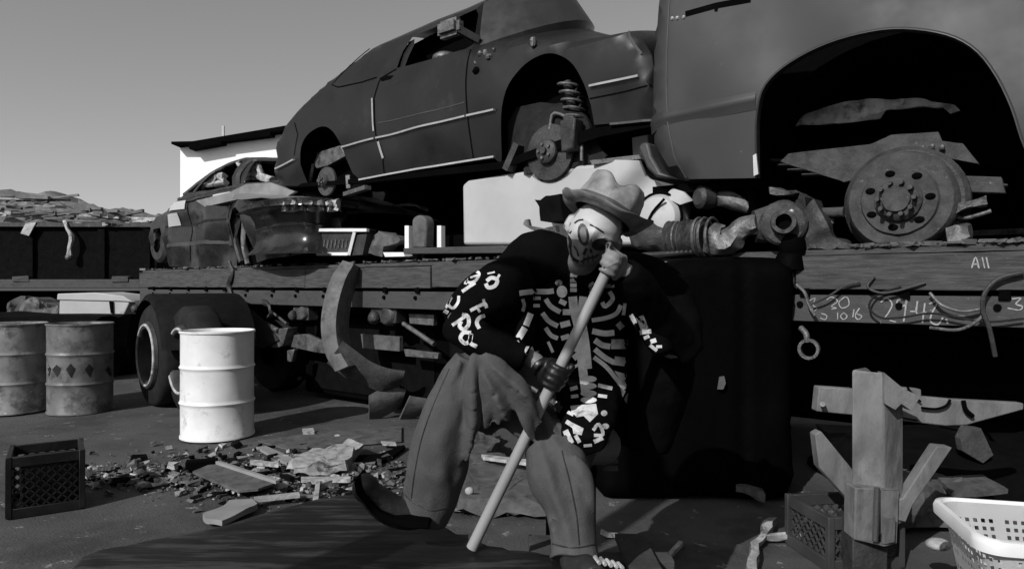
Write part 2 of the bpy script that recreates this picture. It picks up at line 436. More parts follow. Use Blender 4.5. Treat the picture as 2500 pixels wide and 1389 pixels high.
bm = B(); box(bm, V((-7.2, 9.6, .42)), (3.5, 1.2, .8)); bmesh.ops.subdivide_edges(bm, edges=bm.edges, cuts=5, use_grid_fill=True); crumple(bm, .12, 3)
single('scrap_bale', 'dark bale of crushed metal behind the two drums at the left', 'scrap bale', bm, 'black', smooth=15)

# ------------------------------------------------ the main flatbed trailer
tr = thing('flatbed_trailer', 'long flatbed trailer with timber edge stacked with wrecked cars', 'trailer', W(4.5, 0, 1.2))
U0, U1 = -1.6, 9.95
bm = B()
for i in range(26):
    o0 = .0 + i * .098; tbox(bm, U0, U1, o0, o0 + .092, 1.43 + random.uniform(0, .012), 1.465 + random.uniform(0, .014))
obj('deck', bm, 'wood', tr)
bm = B(); u = U0
while u < U1:
    l = random.uniform(1.8, 3.2); e = min(u + l, U1); dz = random.uniform(-.006, .008); tbox(bm, u, e - .012, -.05 + random.uniform(-.008, .008), .03, 1.24 + dz, 1.435 + dz); u = e
bmesh.ops.subdivide_edges(bm, edges=[e for e in bm.edges if e.calc_length() > .5], cuts=14); crumple(bm, .008, 4)
obj('timber_rail', bm, 'wood', tr, bev=.008)
bm = B(); tbox(bm, U0, U1, -.04, -.025, 1.05, 1.205); tbox(bm, U0, U1, -.025, .06, 1.05, 1.062); tbox(bm, U0, U1, -.025, .06, 1.193, 1.205)
obj('steel_rail', bm, 'steel_rail', tr, bev=.003)
bm = B(); tbox(bm, U0, U1, .07, .1, 1.0, 1.42); obj('frame_edge', bm, 'void', tr)
for i in range(24):
    u = U0 + .25 + i * .47 + random.uniform(-.04, .04)
    bm = B(); box(bm, W(u, 1.218, -.048), (.05, .03, .05), TR, jit=.006); lathe(bm, [(.0, -.012), (.018, -.012), (.018, .004)], W(u + .03, 1.15, -.044), N, seg=8); obj('stake_pocket', bm, 'void', tr)
for k, o_ in enumerate((.75, 1.75)):
    bm = B(); tbox(bm, U0, U1 - .2, o_, o_ + .12, .95, 1.42); obj('chassis_beam', bm, 'void', tr)
for i in range(13):
    u = U0 + .4 + i * .9; bm = B(); tbox(bm, u, u + .06, .05, 2.45, 1.22, 1.42); obj('cross_member', bm, 'void', tr)
for px, wpx, hpx, mt in ((440, 30, 32, 'rust'), (530, 34, 36, 'rust'), (595, 40, 42, 'iron_light'), (742, 44, 42, 'rust'), (945, 64, 42, 'iron'), (350, 36, 34, 'iron')):
    u, z = UZ(px, 737, .05); s_ = .9 * (3.5 + u / 1.588) / F
    bm = B(); tbox(bm, u - wpx * s_ * .8, u + wpx * s_ * .8, .0, .14, 1.05 - hpx * s_ * .95, 1.05)
    lathe(bm, [(0, -.03), (wpx * s_ * .33, -.03), (wpx * s_ * .45, .0), (wpx * s_ * .45, .06)], W(u - .06, 1.05 - hpx * s_ * .5, 0), N, seg=14)
    ball(bm, W(u + .1, 1.05 - hpx * s_ * .65, -.02), wpx * s_ * .3, seg=10); crumple(bm, .014, 14)
    obj('ratchet_winch', bm, mt, tr, bev=.008)
for (x0, y0, x1, y1, r_) in ((985, 790, 1060, 840, .022), (620, 775, 680, 808, .03), (660, 758, 700, 790, .014)):
    bm = B(); tube(bm, [T(x0, y0, .05), T(x1, y1, .0)], r_); obj('winch_bar', bm, 'iron_light', tr)
for (pts, mt) in (([(690, 820), (745, 815), (830, 850), (830, 868), (770, 860), (700, 845)], 'iron_light'), ([(880, 815), (975, 822), (975, 858), (885, 850)], 'scrap_mid'), ([(985, 852), (1070, 862), (1068, 876), (990, 870)], 'iron_light'), ([(995, 748), (1060, 752), (1058, 795), (1000, 790)], 'iron_light')):
    bm = B(); prism(bm, [T(x, y, .1) for x, y in pts], N * .05); obj('bracket', bm, mt, tr, bev=.004)
bm = B(); prism(bm, [T(640, 812, .0), T(665, 805, .0), T(700, 800, 0), T(690, 845, 0), T(672, 850, 0), T(645, 840, 0)], N * .15); prism(bm, [T(700, 855, 0), T(717, 855, 0), T(712, 884, 0), T(702, 884, 0)], N * .06); crumple(bm, .02, 8)
obj('suspension_hanger', bm, 'iron_light', tr, bev=.01)
# black boxes and sheet added to stand in for shade under the trailer
lk = thing('shade_filler', 'long black box added as shade under the middle of the loaded trailer', 'filler_box', W(4, 0, .9))
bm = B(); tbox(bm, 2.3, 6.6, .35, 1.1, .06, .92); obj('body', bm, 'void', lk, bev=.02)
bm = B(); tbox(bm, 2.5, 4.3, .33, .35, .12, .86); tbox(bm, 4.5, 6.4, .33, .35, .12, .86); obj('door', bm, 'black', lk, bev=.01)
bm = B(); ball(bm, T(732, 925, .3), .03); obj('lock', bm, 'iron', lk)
lk = thing('shade_filler', 'deep black box added as shade below the trailer behind the square steel prop', 'filler_box', W(0, 0, 1.3))
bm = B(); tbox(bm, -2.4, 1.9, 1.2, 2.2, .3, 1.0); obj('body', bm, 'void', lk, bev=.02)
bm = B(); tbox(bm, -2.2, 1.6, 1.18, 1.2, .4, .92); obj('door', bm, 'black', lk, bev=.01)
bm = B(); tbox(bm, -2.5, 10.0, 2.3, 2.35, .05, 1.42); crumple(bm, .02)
single('shade_backdrop', 'black sheet added as shade behind the trailer wheels', 'sheet', bm, 'void')  # backdrop added to keep the space under the deck black
# wheels of the trailer, deep below
for u in (7.2, 8.4):
    bm = B(); lathe(bm, [(.18, 0), (.3, .0), (.46, .02), (.5, .08), (.5, .24), (.46, .3), (.2, .3)], W(u, .5, .25), N, seg=32); obj('wheel', bm, 'rubber', tr)
bm = B(); sheet(bm, [UZ(430, 762, -.05), UZ(505, 758, -.05), UZ(535, 772, -.05), UZ(560, 800, -.05), UZ(560, 860, -.05), UZ(430, 900, -.05)], lambda u, z: W(u, z, -.05 + .1 * (z > .9)), step=.15, thick=N * .03)
obj('mudguard', bm, 'rubber', tr)
bm = B(); sheet(bm, [UZ(550, 768, -.02), UZ(610, 758, -.02), UZ(650, 790, -.02), UZ(680, 830, -.02), UZ(640, 850, -.02), UZ(580, 830, -.02)], lambda u, z: W(u, z, -.02), step=.15, thick=N * .03)
obj('mudguard', bm, 'iron', tr)

# chalk writing on the rails
def chalk(strokes, off, wd, name='chalk_mark'):
    bm = B()
    for s_ in strokes:
        pp = sp2(s_, 4) if len(s_) > 2 else s_
        for k in range(1):
            ribbon(bm, [T(x, y, off) for x, y in pp], [wd * random.uniform(.7, 1.2) for _ in pp], -N)
    obj(name, bm, 'chalk', tr, normals=False)
CH = -.0445
chalk([[(1975, 735), (1990, 728), (1985, 745), (1995, 752), (1985, 762)], [(2018, 732), (2030, 725), (2045, 735), (2030, 748), (2042, 752), (2030, 755)], [(2062, 725), (2048, 738), (2055, 752), (2072, 745), (2070, 728), (2062, 725)],
       [(2005, 765), (2018, 770), (2015, 780), (2002, 776)], [(2045, 763), (2045, 780)], [(2060, 763), (2052, 772), (2060, 780), (2068, 772), (2060, 763)], [(2085, 755), (2082, 775)], [(2098, 752), (2088, 770), (2095, 780), (2104, 772), (2092, 766)]], CH, .006)
chalk([[(2150, 738), (2165, 728), (2178, 742), (2170, 762), (2158, 778)], [(2205, 730), (2190, 735), (2195, 750), (2212, 742), (2212, 730), (2210, 760), (2206, 785)], [(2222, 760), (2236, 760)], [(2240, 735), (2238, 765), (2262, 762)], [(2258, 740), (2252, 788)], [(2268, 742), (2290, 735), (2275, 765), (2272, 785), (2290, 792), (2302, 775)], [(2310, 778), (2314, 790)], [(2328, 770), (2356, 772)], [(2148, 784), (2152, 790)], [(2172, 782), (2188, 786)]], CH, .008)
chalk([[(2470, 730), (2492, 728), (2480, 742), (2496, 748), (2488, 757), (2460, 752)]], CH, .007)
chalk([[(2372, 655), (2382, 628), (2390, 655)], [(2376, 645), (2388, 645)], [(2398, 628), (2404, 655)], [(2408, 628), (2414, 655)]], -.062, .007)
bm = B()
for _ in range(420):
    px = random.choice((random.uniform(1960, 2500), random.uniform(340, 1250))); u, _z = UZ(px, 640, 0); s_ = random.uniform(.006, .03)
    box(bm, W(u, 1.482 + s_ * .2, random.uniform(-.02, .25)), (s_ * random.uniform(.8, 4), s_, s_ * random.uniform(.3, .9)), TR @ rz(random.uniform(-1, 1)), jit=s_ * .25)
tag(obj('deck_litter', bm, 'scrap_mid', smooth=0), 'chips and dirt scattered along the edge of the loaded deck', 'litter', kind='stuff')
for lb_, pts in (('knotted strap hanging over the timber rail in front of the sedan wheel', ((560, 640), (568, 670), (560, 700), (572, 735), (598, 750), (604, 770), (590, 765))), ('short chain end dangling under the rail above the white drum', ((640, 735), (655, 745), (662, 765), (655, 775)))):
    bm = B(); tube(bm, [T(x, y, -.07) for x, y in pts], [.028, .02, .03, .018, .032, .02, .02][:len(pts)], seg=7, sm=4, wob=.9); crumple(bm, .012, 18); single('strap', lb_, 'strap', bm, 'iron')
# cables on the rail
def cable(label, pts, r_, m='rubber', name='cable'):
    bm = B(); tube(bm, pts, r_ * .72, seg=8, sm=5); single(name, label, name, bm, m)
cable('pale hose looped low over the chalk figures at the right', [T(2270, 715, -.08), T(2300, 745, -.1), T(2350, 760, -.1), T(2400, 755, -.09), T(2390, 780, -.1), T(2340, 805, -.11), T(2270, 800, -.09)], .012, 'iron_light')
cable('thin hose curling across the timber rail above the numbers', [T(2135, 675, -.07), T(2118, 700, -.09), T(2150, 715, -.1), T(2190, 710, -.09), T(2260, 690, -.07)], .01, 'iron')
cable('black cable sagging in a loop around the chalk number', [T(2200, 700, -.07), T(2140, 720, -.08), T(2122, 750, -.1), T(2150, 775, -.1), T(2200, 775, -.1), T(2280, 765, -.1), T(2400, 785, -.09), T(2500, 778, -.08)], .008)
cable('thick hose bending over the rails at the right edge', [T(2500, 665, -.09), T(2440, 680, -.1), T(2405, 715, -.11), T(2400, 760, -.11), T(2415, 800, -.1), T(2430, 870, -.08)], .016, 'iron')
cable('frayed rope end hanging on the rail beside the black seat', [T(1945, 695, -.08), T(1965, 715, -.1), T(1975, 745, -.1), T(1990, 770, -.1)], .014, 'iron_light', 'rope')
cable('slack wire running from the rope end up to the timber rail', [T(1975, 745, -.09), T(2020, 725, -.1), T(2060, 700, -.08), T(2100, 690, -.08)], .009, 'iron')
bm = B(); tube(bm, [T(1955, 800, 0), T(1968, 815, -.02), T(1970, 835, -.02)], .018, sm=3); lathe(bm, [(.045, -.014), (.062, -.014), (.062, .014), (.045, .014), (.045, -.014)], T(1975, 852, -.02), N, seg=20)
single('tow_ring', 'grey iron ring hanging under the rail right of the black seat', 'ring', bm, 'iron_light')
# ------------------------------------------------ wrecked vehicles
def cowl_(root, pts, m):
    bm = B(); a = [bm.verts.new(p) for p in pts]; b = [bm.verts.new(p + V((0, 0, -.35)) + D * .1) for p in pts]
    for i in range(len(pts) - 1): bm.faces.new((a[i], a[i + 1], b[i + 1], b[i]))
    obj('cowl', bm, m, root)
def shell(root, outline, off, width, m, holes=(), rim=None, step=.09, rnd=.09, roll=0., bulge=.05, name='body', tumble=None, crown=.05, back=True, curve=0., dent=0.):
    """outline in photo pixels on the near side plane; the side is a curved panel, the rim a skin across the width.
    rim: list of (i0, i1, part name, material) index ranges of the outline that get the skin"""
    O = [UZ(x, y, off) for x, y in outline]; Hs = [[UZ(x, y, off) for x, y in h] for h in holes]
    zc = [p[1] for p in O]; zm, zM = min(zc), max(zc)
    up = []
    for r_ in (rim or [(0, len(O) - 1, None, None)]): up.append([O[i % len(O)] for i in range(r_[0], r_[1] + 1)])
    def dep(u, z):
        d = min(sdist((u, z), l, False) for l in up); q = 0
        if d < rnd: q += rnd * (1 - math.sqrt(max(0, 1 - (1 - d / rnd) ** 2)))
        t = (z - zm) / (zM - zm); q += bulge * (2 * t - 1) ** 2
        if tumble and z > tumble[0]: q += (z - tumble[0]) * tumble[1]
        if dent: q += dent * min(1, d / .3) * noise.noise(V((u * 2.2, z * 2.2, 5)))
        return q
    def near(u, z, k=0): q = dep(u, z); return W(u, z, off + q)
    def far(u, z): q = dep(u, z); return W(u, z, off + width - q) + V((0, 0, roll * width))
    bm = B(); sheet(bm, O, near, holes=Hs, step=step); obj(name, bm, m, root, smooth=40)
    if back:
        bm = B(); sheet(bm, O, far, holes=Hs, step=step * 3); obj('far_side', bm, m, root)
    n = 12
    for r_ in (rim or []):
        cr_ = crown * (2.4 if r_[2] in ('roof', 'windscreen') and curve else 1)
        pl = densify([O[i % len(O)] for i in range(r_[0], r_[1] + 1)], step, False); bm = B(); rows = []
        for u, z in pl:
            a, b = near(u, z), far(u, z); rows.append([bm.verts.new(a.lerp(b, k / n) + V((0, 0, cr_ * 4 * (k / n) * (1 - k / n))) - D * (curve * (.85 + .45 * len(rows) / len(pl)) if r_[2] == 'windscreen' else curve * 1.3 * (1 - len(rows) / len(pl)) ** 2 if r_[2] == 'bonnet' else 0) * 4 * (k / n) * (1 - k / n)) for k in range(n + 1)])
        for a, b in zip(rows, rows[1:]):
            for k in range(n): bm.faces.new((a[k], b[k], b[k + 1], a[k + 1]))
        obj(r_[2], bm, r_[3] or m, root, smooth=50) if r_[2] != 'windscreen' else (cowl_(root, [v.co.copy() for v in rows[-1]], m), obj(r_[2], bm, r_[3] or m, root, smooth=50))
    return near, far, dep
def seam(root, pts, near, wd, m, name='panel_gap', lift=.004, off=0, hgt=None):
    bm = B(); pl = densify([UZ(x, y, off) for x, y in pts], .05, False); q = [near(u, z) - N * lift for u, z in pl]; ribbon(bm, q, wd, -N)
    if hgt: bmesh.ops.solidify(bm, geom=bm.faces[:], thickness=hgt)
    return obj(name, bm, m, root)
def arcp(cx, cy, rx, ry, a0, a1, n=14): return [(cx + rx * math.cos(R(a0 + (a1 - a0) * i / n)), cy - ry * math.sin(R(a0 + (a1 - a0) * i / n))) for i in range(n + 1)]

# hatchback perched high on the left
hb = thing('wrecked_hatchback', 'dark three-door hatchback without wheels perched above the crumpled sedan', 'car', W(3.2, 2.0, .8))
ho = [(735, 452), (672, 452), (655, 435), (653, 408), (664, 385), (668, 352), (690, 303), (760, 216), (820, 152), (866, 104),   # 0..9 rear, hatch
      (985, 46), (1060, 15), (1112, -12), (1128, -20),                                                                       # 10..13 roof
      (1152, 104),                                                                                                            # 14 windscreen foot
      (1230, 95), (1300, 93), (1400, 97), (1470, 84), (1530, 72),                                                            # 15..19 bonnet
      (1560, 92), (1583, 130), (1592, 210), (1588, 262), (1575, 286),                                                         # 20..24 front
      (1480, 298), (1441, 302), (1437, 255), (1424, 205), (1400, 160), (1372, 138), (1340, 130), (1305, 140), (1270, 165), (1240, 205), (1222, 260), (1213, 320), (1205, 390), (1190, 384),
      (1000, 414), (862, 438), (845, 420), (834, 385), (826, 350), (812, 322), (792, 309), (770, 313), (748, 332), (734, 362), (728, 400)]
ho = ho[:27] + sp2(ho[27:39], 3) + ho[39:42] + sp2(ho[42:], 3)
win = [(978, 78), (1010, 62), (1080, 30), (1125, 6), (1133, 20), (1140, 62), (1146, 104), (1128, 118), (1060, 138), (990, 158), (960, 164), (966, 120)]
near, far, dep = shell(hb, ho, 0., 1.62, 'car_dark', holes=[win], rim=[(1, 5, 'rear_bumper', 'car_dark'), (5, 9, 'hatch', 'glass_dust'), (9, 13, 'roof', 'car_dark'), (13, 14, 'windscreen', 'glass_dust'), (14, 19, 'bonnet', 'car_dark'), (19, 24, 'front', 'car_dark')], roll=.16, rnd=.05, step=.075, bulge=.1, tumble=(3.15, .22), curve=.5, crown=.06, dent=.03)
bm = B(); cab = [UZ(x, y, 0) for x, y in ho[1:24]]
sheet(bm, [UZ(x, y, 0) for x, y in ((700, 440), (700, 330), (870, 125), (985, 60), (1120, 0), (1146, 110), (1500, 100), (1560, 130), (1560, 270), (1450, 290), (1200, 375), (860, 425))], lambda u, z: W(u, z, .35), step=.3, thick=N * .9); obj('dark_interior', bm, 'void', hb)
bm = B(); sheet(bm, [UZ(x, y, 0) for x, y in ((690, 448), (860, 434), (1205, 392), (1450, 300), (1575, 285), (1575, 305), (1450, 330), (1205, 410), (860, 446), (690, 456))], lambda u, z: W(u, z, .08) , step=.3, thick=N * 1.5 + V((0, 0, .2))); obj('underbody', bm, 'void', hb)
def moulding(pts, wd, m, nm, root=hb, nr=near, off=0., lift=.012):
    bm = B(); pl = densify([UZ(x, y, off) for x, y in pts], .06, False); q = [nr(u, z) - N * lift for u, z in pl]
    for p_, q_ in zip(q, q[1:]): beam(bm, p_, q_ + (q_ - p_) * .02, .016, wd, up=(N))
    return obj(nm, bm, m, root)
for seg in ([(832, 359), (912, 338)], [(916, 337), (1135, 284)], [(1139, 283), (1205, 268)], [(1440, 211), (1558, 186)], [(668, 412), (716, 390)]): moulding(seg, .032, 'trim', 'side_moulding')
moulding([(862, 437), (1000, 411), (1192, 380)], .03, 'chrome', 'sill_strip')
moulding([(1480, 300), (1580, 290)], .02, 'plastic_grey', 'sill_strip')
for pts, wd, m in (([(960, 166), (925, 190), (912, 240), (914, 338)], .012, 'void'), ([(916, 340), (925, 385), (922, 425)], .012, 'void'), ([(1143, 118), (1140, 200), (1138, 284), (1140, 392)], .012, 'void'),
                   ([(1436, 240), (1520, 222), (1586, 205)], .01, 'void'), ([(1530, 74), (1545, 105), (1566, 132)], .02, 'plastic_grey'), ([(868, 108), (830, 160), (800, 205), (820, 212), (880, 200), (915, 188)], .012, 'void'), ([(720, 300), (728, 330), (715, 380)], .01, 'void'),
                   ([(920, 300), (1010, 282), (1135, 250)], .01, 'plastic_grey')): seam(hb, pts, near, wd, m)
seam(hb, [(908, 240), (910, 320)], near, .022, 'trim', 'edge_scrape', .008); seam(hb, [(918, 345), (926, 385)], near, .028, 'trim', 'edge_scrape', .008)
bm = B(); sheet(bm, [UZ(x, y, 0) for x, y in ((922, 190), (935, 184), (955, 183), (948, 192), (928, 198))], lambda u, z: near(u, z) - N * .005, step=.03); obj('door_handle', bm, 'void', hb)
bm = B(); sheet(bm, [UZ(x, y, 0) for x, y in ((968, 92), (980, 84), (985, 100), (975, 162), (962, 166))], lambda u, z: near(u, z) + N * .02, step=.1); obj('window_post', bm, 'car_dark', hb)
bm = B(); c = near(*UZ(1105, 73, 0)) - N * .12; box(bm, c, (.26, .12, .15), TR); bmesh.ops.bevel(bm, geom=bm.edges[:], offset=.035, segments=4, affect='EDGES'); mr = obj('wing_mirror', bm, 'iron_light', hb)
bm = B(); beam(bm, c + V((0, 0, -.03)) - D * .1, near(*UZ(1150, 92, 0)), .05, .06); obj('mirror_arm', bm, 'plastic_black', hb)
bm = B(); ball(bm, near(*UZ(1055, 132, 0)) + N * .12, (.12, .1, .06)); obj('steering_column', bm, 'iron_light', hb)
for x, y in ((1170, 132), (1182, 128), (1160, 155), (1205, 122), (1192, 140), (1165, 175), (1297, 98), (1300, 106)):
    bm = B(); ball(bm, near(*UZ(x, y, 0)), random.uniform(.02, .035), seg=8); crumple(bm, .012, 20); obj('hinge', bm, 'iron_light' if x != 1165 else 'void', hb)
def hub(root, px, py, off, r_, nm='brake_disc', m='iron', spring=False, off0=0., lug=5):
    c = W(*UZ(px, py, off)[:2], off); hd = thing  # centre in trailer axes
    bm = B(); lathe(bm, [(0, -.1), (.025, -.1), (.028, -.075), (r_ * .34, -.07), (r_ * .42, -.055), (r_ * .45, -.02), (r_ * .55, -.012), (r_, -.006), (r_, .02), (r_ * .3, .03)], c, N, seg=36)
    d_ = obj(nm, bm, m, root)
    for i in range(lug):
        a = 2 * math.pi * i / lug; bm = B(); lathe(bm, [(0, -.088), (.012, -.088), (.012, -.06)], c + D * math.cos(a) * r_ * .25 + V((0, 0, math.sin(a) * r_ * .25)), N, seg=8); obj('wheel_stud', bm, 'iron_light', d_)
    return c, d_
c, _ = hub(hb, 1342, 372, .12, .22)
bm = B(); lathe(bm, [(.05, 0), (.3, .0), (.34, .05), (.34, .09)], c + N * .03 + V((0, 0, .06)), N, seg=30); sheet(bm, [UZ(x, y, .2) for x, y in ((1240, 300), (1262, 262), (1320, 250), (1390, 258), (1440, 330), (1480, 380), (1470, 400), (1240, 400))], lambda u, z: W(u, z, .2), step=.1, thick=N * .03); obj('splash_shield', bm, 'rubber', hb)
sp = W(*UZ(1408, 300, .2), .2); st = W(*UZ(1385, 200, .2), .2)
bm = B(); pts = []
for i in range(90):
    a = i / 89 * 5.2 * 2 * math.pi; q = sp.lerp(st, i / 89); pts.append(q + D * math.cos(a) * .075 + N * math.sin(a) * .075)
tube(bm, pts, .012, seg=7); obj('coil_spring', bm, 'iron_light', hb)
bm = B(); tube(bm, [sp - V((0, 0, .1)), st], .035, seg=12); obj('strut', bm, 'iron', hb)
bm = B(); box(bm, c + D * -.24 + V((0, 0, .08)) - N * .03, (.12, .14, .22), TR, jit=.02); box(bm, c - D * .2 + V((0, 0, .2)), (.1, .1, .12), TR, jit=.02); obj('brake_caliper', bm, 'iron', hb, bev=.015)
bm = B(); tube(bm, [c + V((0, 0, .18)), c - D * .05 + V((0, 0, .3)), c - D * .28 + V((0, 0, .15)), c - D * .3 - V((0, 0, .1))], .014, sm=4); obj('brake_hose', bm, 'iron_light', hb)
bm = B(); beam(bm, c + D * .25 + V((0, 0, -.12)), c + N * .3 - V((0, 0, .1)), .08, .05); beam(bm, c + D * .42 - V((0, 0, .1)), c + D * .3 + V((0, 0, .1)), .1, .06); obj('control_arm', bm, 'iron', hb)
c, _ = hub(hb, 797, 443, .12, .15, 'brake_drum', 'rust')
bm = B(); prism(bm, [T(x, y, .2) for x, y in ((765, 400), (775, 372), (830, 355), (845, 380), (800, 405), (772, 412))], N * .08); beam(bm, T(765, 400, .2), T(757, 445, .2), .04, .03); beam(bm, T(850, 428, .1), T(852, 462, .1), .05, .05); obj('trailing_arm', bm, 'iron_light', hb, bev=.008)
bm = B(); beam(bm, T(845, 475, .1), T(898, 458, .0), .07, .04); obj('spring_bracket', bm, 'iron_light', hb); bm = B(); beam(bm, T(850, 465, .3), T(930, 430, .5), .05, .05); obj('spring_bracket', bm, 'iron_light', hb)

# crumpled sedan under it
sd = thing('wrecked_sedan', 'crumpled black sedan facing right under the perched hatchback', 'car', W(7.4, 1.47, 1.0))
SO = .12
so_ = [(400, 650), (392, 640), (395, 590), (388, 556), (376, 560), (372, 600), (366, 600), (360, 560), (362, 535), (385, 512), (405, 498),     # rear arch, boot
       (418, 480), (448, 440), (478, 410), (510, 388), (545, 377), (590, 376), (640, 380), (668, 392), (690, 420), (705, 452), (712, 468),      # rear pillar, roof, screen
       (735, 480), (800, 500), (830, 520),                                                                                                 # bonnet
       (830, 600), (700, 625), (640, 632), (612, 640), (604, 560), (598, 520), (585, 506), (572, 512), (562, 540), (556, 600), (560, 650), (480, 655)]
w1 = [(432, 470), (455, 437), (485, 410), (520, 392), (548, 386), (550, 452), (500, 462)]
w2 = [(580, 386), (640, 388), (660, 400), (672, 440), (600, 446), (578, 448)]
so_ = so_[:24] + so_[24:]
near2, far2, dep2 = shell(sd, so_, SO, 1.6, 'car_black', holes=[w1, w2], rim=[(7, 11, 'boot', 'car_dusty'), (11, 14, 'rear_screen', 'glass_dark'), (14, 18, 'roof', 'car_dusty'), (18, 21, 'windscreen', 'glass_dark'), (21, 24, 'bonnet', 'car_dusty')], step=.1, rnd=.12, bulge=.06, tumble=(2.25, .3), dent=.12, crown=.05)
bm = B(); sheet(bm, [UZ(x, y, SO) for x, y in ((400, 640), (400, 520), (560, 460), (700, 470), (800, 510), (800, 600), (600, 640))], lambda u, z: W(u, z, SO + .75), step=.3, thick=N * .6); obj('dark_interior', bm, 'void', sd)
for pts in ([(495, 458), (520, 436), (548, 428)], [(505, 452), (530, 450), (550, 446)], [(585, 400), (598, 420), (590, 440)], [(600, 436), (625, 430), (655, 436)], [(600, 446), (610, 415), (630, 405), (640, 430), (665, 440)], [(505, 440), (530, 430), (548, 444)], [(620, 440), (628, 390)]):
    bm = B(); tube(bm, [T(x, y, SO + .3) for x, y in pts], .045, seg=6, sm=2, wob=.6); crumple(bm, .02, 8); obj('bent_seat_frame', bm, 'scrap_light', sd)
bm = B(); sheet(bm, [(478, 490), (560, 470), (600, 450), (660, 446), (720, 468), (700, 480), (600, 482), (566, 490), (500, 505)], lambda x, y: T(x, y, SO - .01 + .0) , step=10, thick=N * .04); obj('buckled_wing_edge', bm, 'car_dusty', sd)
for pts, wd, m in (([(418, 500), (452, 492), (552, 470)], .02, 'void'), ([(450, 495), (455, 560), (452, 640)], .018, 'void'), ([(402, 555), (480, 545), (548, 535)], .03, 'rubber'), ([(405, 600), (480, 592), (550, 590)], .05, 'plastic_grey'), ([(560, 478), (556, 520), (552, 600)], .018, 'void')): seam(sd, pts, near2, wd, m, off=SO)
for q_ in (((415, 525), (436, 520), (438, 550), (418, 555)), ((418, 495), (445, 488), (447, 510), (420, 516)), ((576, 475), (618, 474), (618, 486), (576, 487)), ((512, 475), (545, 466), (545, 478), (515, 488))):
    bm = B(); sheet(bm, [UZ(x, y, SO) for x, y in q_], lambda u, z: near2(u, z) - N * .012, step=.06); obj('paint_scrape', bm, 'white_panel', sd)
bm = B(); tbox(bm, 3.9, 9.2, SO + .15, SO + 1.5, 1.5, 1.72); obj('floor_pan', bm, 'void', sd)
for pts, wd in (([(430, 474), (454, 440), (482, 412), (514, 391), (546, 380), (600, 380), (645, 383), (668, 398)], .035), ([(565, 382), (562, 420), (566, 465)], .1), ([(484, 412), (470, 440), (455, 468)], .03), ([(425, 486), (500, 466), (562, 452), (600, 448), (672, 442)], .03)): seam(sd, pts, near2, wd, 'iron', 'window_frame', .01, off=SO)
# bumper: swept bar wrapping round the front corner
def bumper(root, cx, pts, prof, m, nm):
    bm = B(); rows = []
    pl = spline(pts, 6)
    for i, p_ in enumerate(pl):
        d = (pl[min(i + 1, len(pl) - 1)] - pl[max(i - 1, 0)]).normalized(); nn = d.cross(V((0, 0, 1))).normalized()
        rows.append([bm.verts.new(p_ + nn * a + V((0, 0, b))) for a, b in prof])
    for a, b in zip(rows, rows[1:]):
        for k in range(len(prof) - 1): bm.faces.new((a[k], b[k], b[k + 1], a[k + 1]))
    return obj(nm, bm, m, root, smooth=50)
c0 = T(612, 560, .0); cz = 1.83
def fr(px, Y, z): return V(((px - CX) / F * Y, Y, z))
bp = [fr(600, 7.95, 1.8), fr(622, 7.55, 1.8), fr(660, 7.2, 1.8), fr(730, 7.0, 1.8), fr(800, 7.1, 1.8), fr(880, 7.45, 1.8)]
bumper(sd, 0, bp, [(.12, .26), (.02, .27), (-.05, .25), (-.09, .18), (-.11, .1), (-.085, .08), (-.1, .06), (-.12, -.02), (-.09, -.12), (0, -.2), (.1, -.22)], 'car_black', 'front_bumper')
bp2 = [p_ + V((0, 0, .0)) for p_ in bp]
bumper(sd, 0, bp2, [(-.06, .252), (-.075, .25), (-.08, .24)], 'chrome', 'bumper_highlight_strip')  # highlight on the bumper's top edge drawn in as a chrome line
bumper(sd, 0, bp2, [(-.11, .075), (-.125, .07), (-.125, .055), (-.11, .05)], 'plastic_grey', 'bumper_highlight_strip')
bumper(sd, 0, bp2, [(.06, .34), (.0, .34), (-.03, .30), (-.02, .26)], 'chrome', 'grille_bar')
for a_, b_, m in ((682, 735, 'white_panel'), (740, 790, 'chrome'), (795, 828, 'white_panel')):
    bm = B(); sheet(bm, [(a_, 492), (b_, 486), (b_ + 2, 514), (a_ + 2, 516)], lambda x, y: P(x, y, 7.02 - .04 * math.sin(x * .3) + (.5 if x < 690 else 0) * .2), step=6, thick=(0, .08, 0)); crumple(bm, .02, 20); obj('headlight', bm, m, sd)
bm = B(); rows = []
for i in range(12):
    x = 566 + i * 24; rows.append([bm.verts.new(P(x + j * 3, 486 - j * 4 - 2 * i / 3 + 10 * noise.noise(V((i * .5, j, 0))) * .4 + (14 * (i / 11) ** 2), 7.1 + j * .35)) for j in range(5)])
for a, b in zip(rows, rows[1:]):
    for j in range(4): bm.faces.new((a[j], b[j], b[j + 1], a[j + 1]))
obj('buckled_bonnet', bm, 'car_dusty', sd)
for pts in ([(585, 530), (575, 580), (590, 640)], [(598, 530), (596, 600), (606, 645)], [(570, 545), (566, 600)]):
    bm = B(); tube(bm, [T(x, y, SO + .1) for x, y in pts], .035, seg=8, sm=3, wob=.5); obj('suspension_strut', bm, 'iron_light' if pts[0][0] == 598 else 'iron', sd)
bm = B(); lathe(bm, [(.1, 0), (.2, 0), (.24, .04), (.24, .12)], W(*UZ(383, 600, SO + .1), SO + .1), N); obj('brake_drum', bm, 'iron', sd)

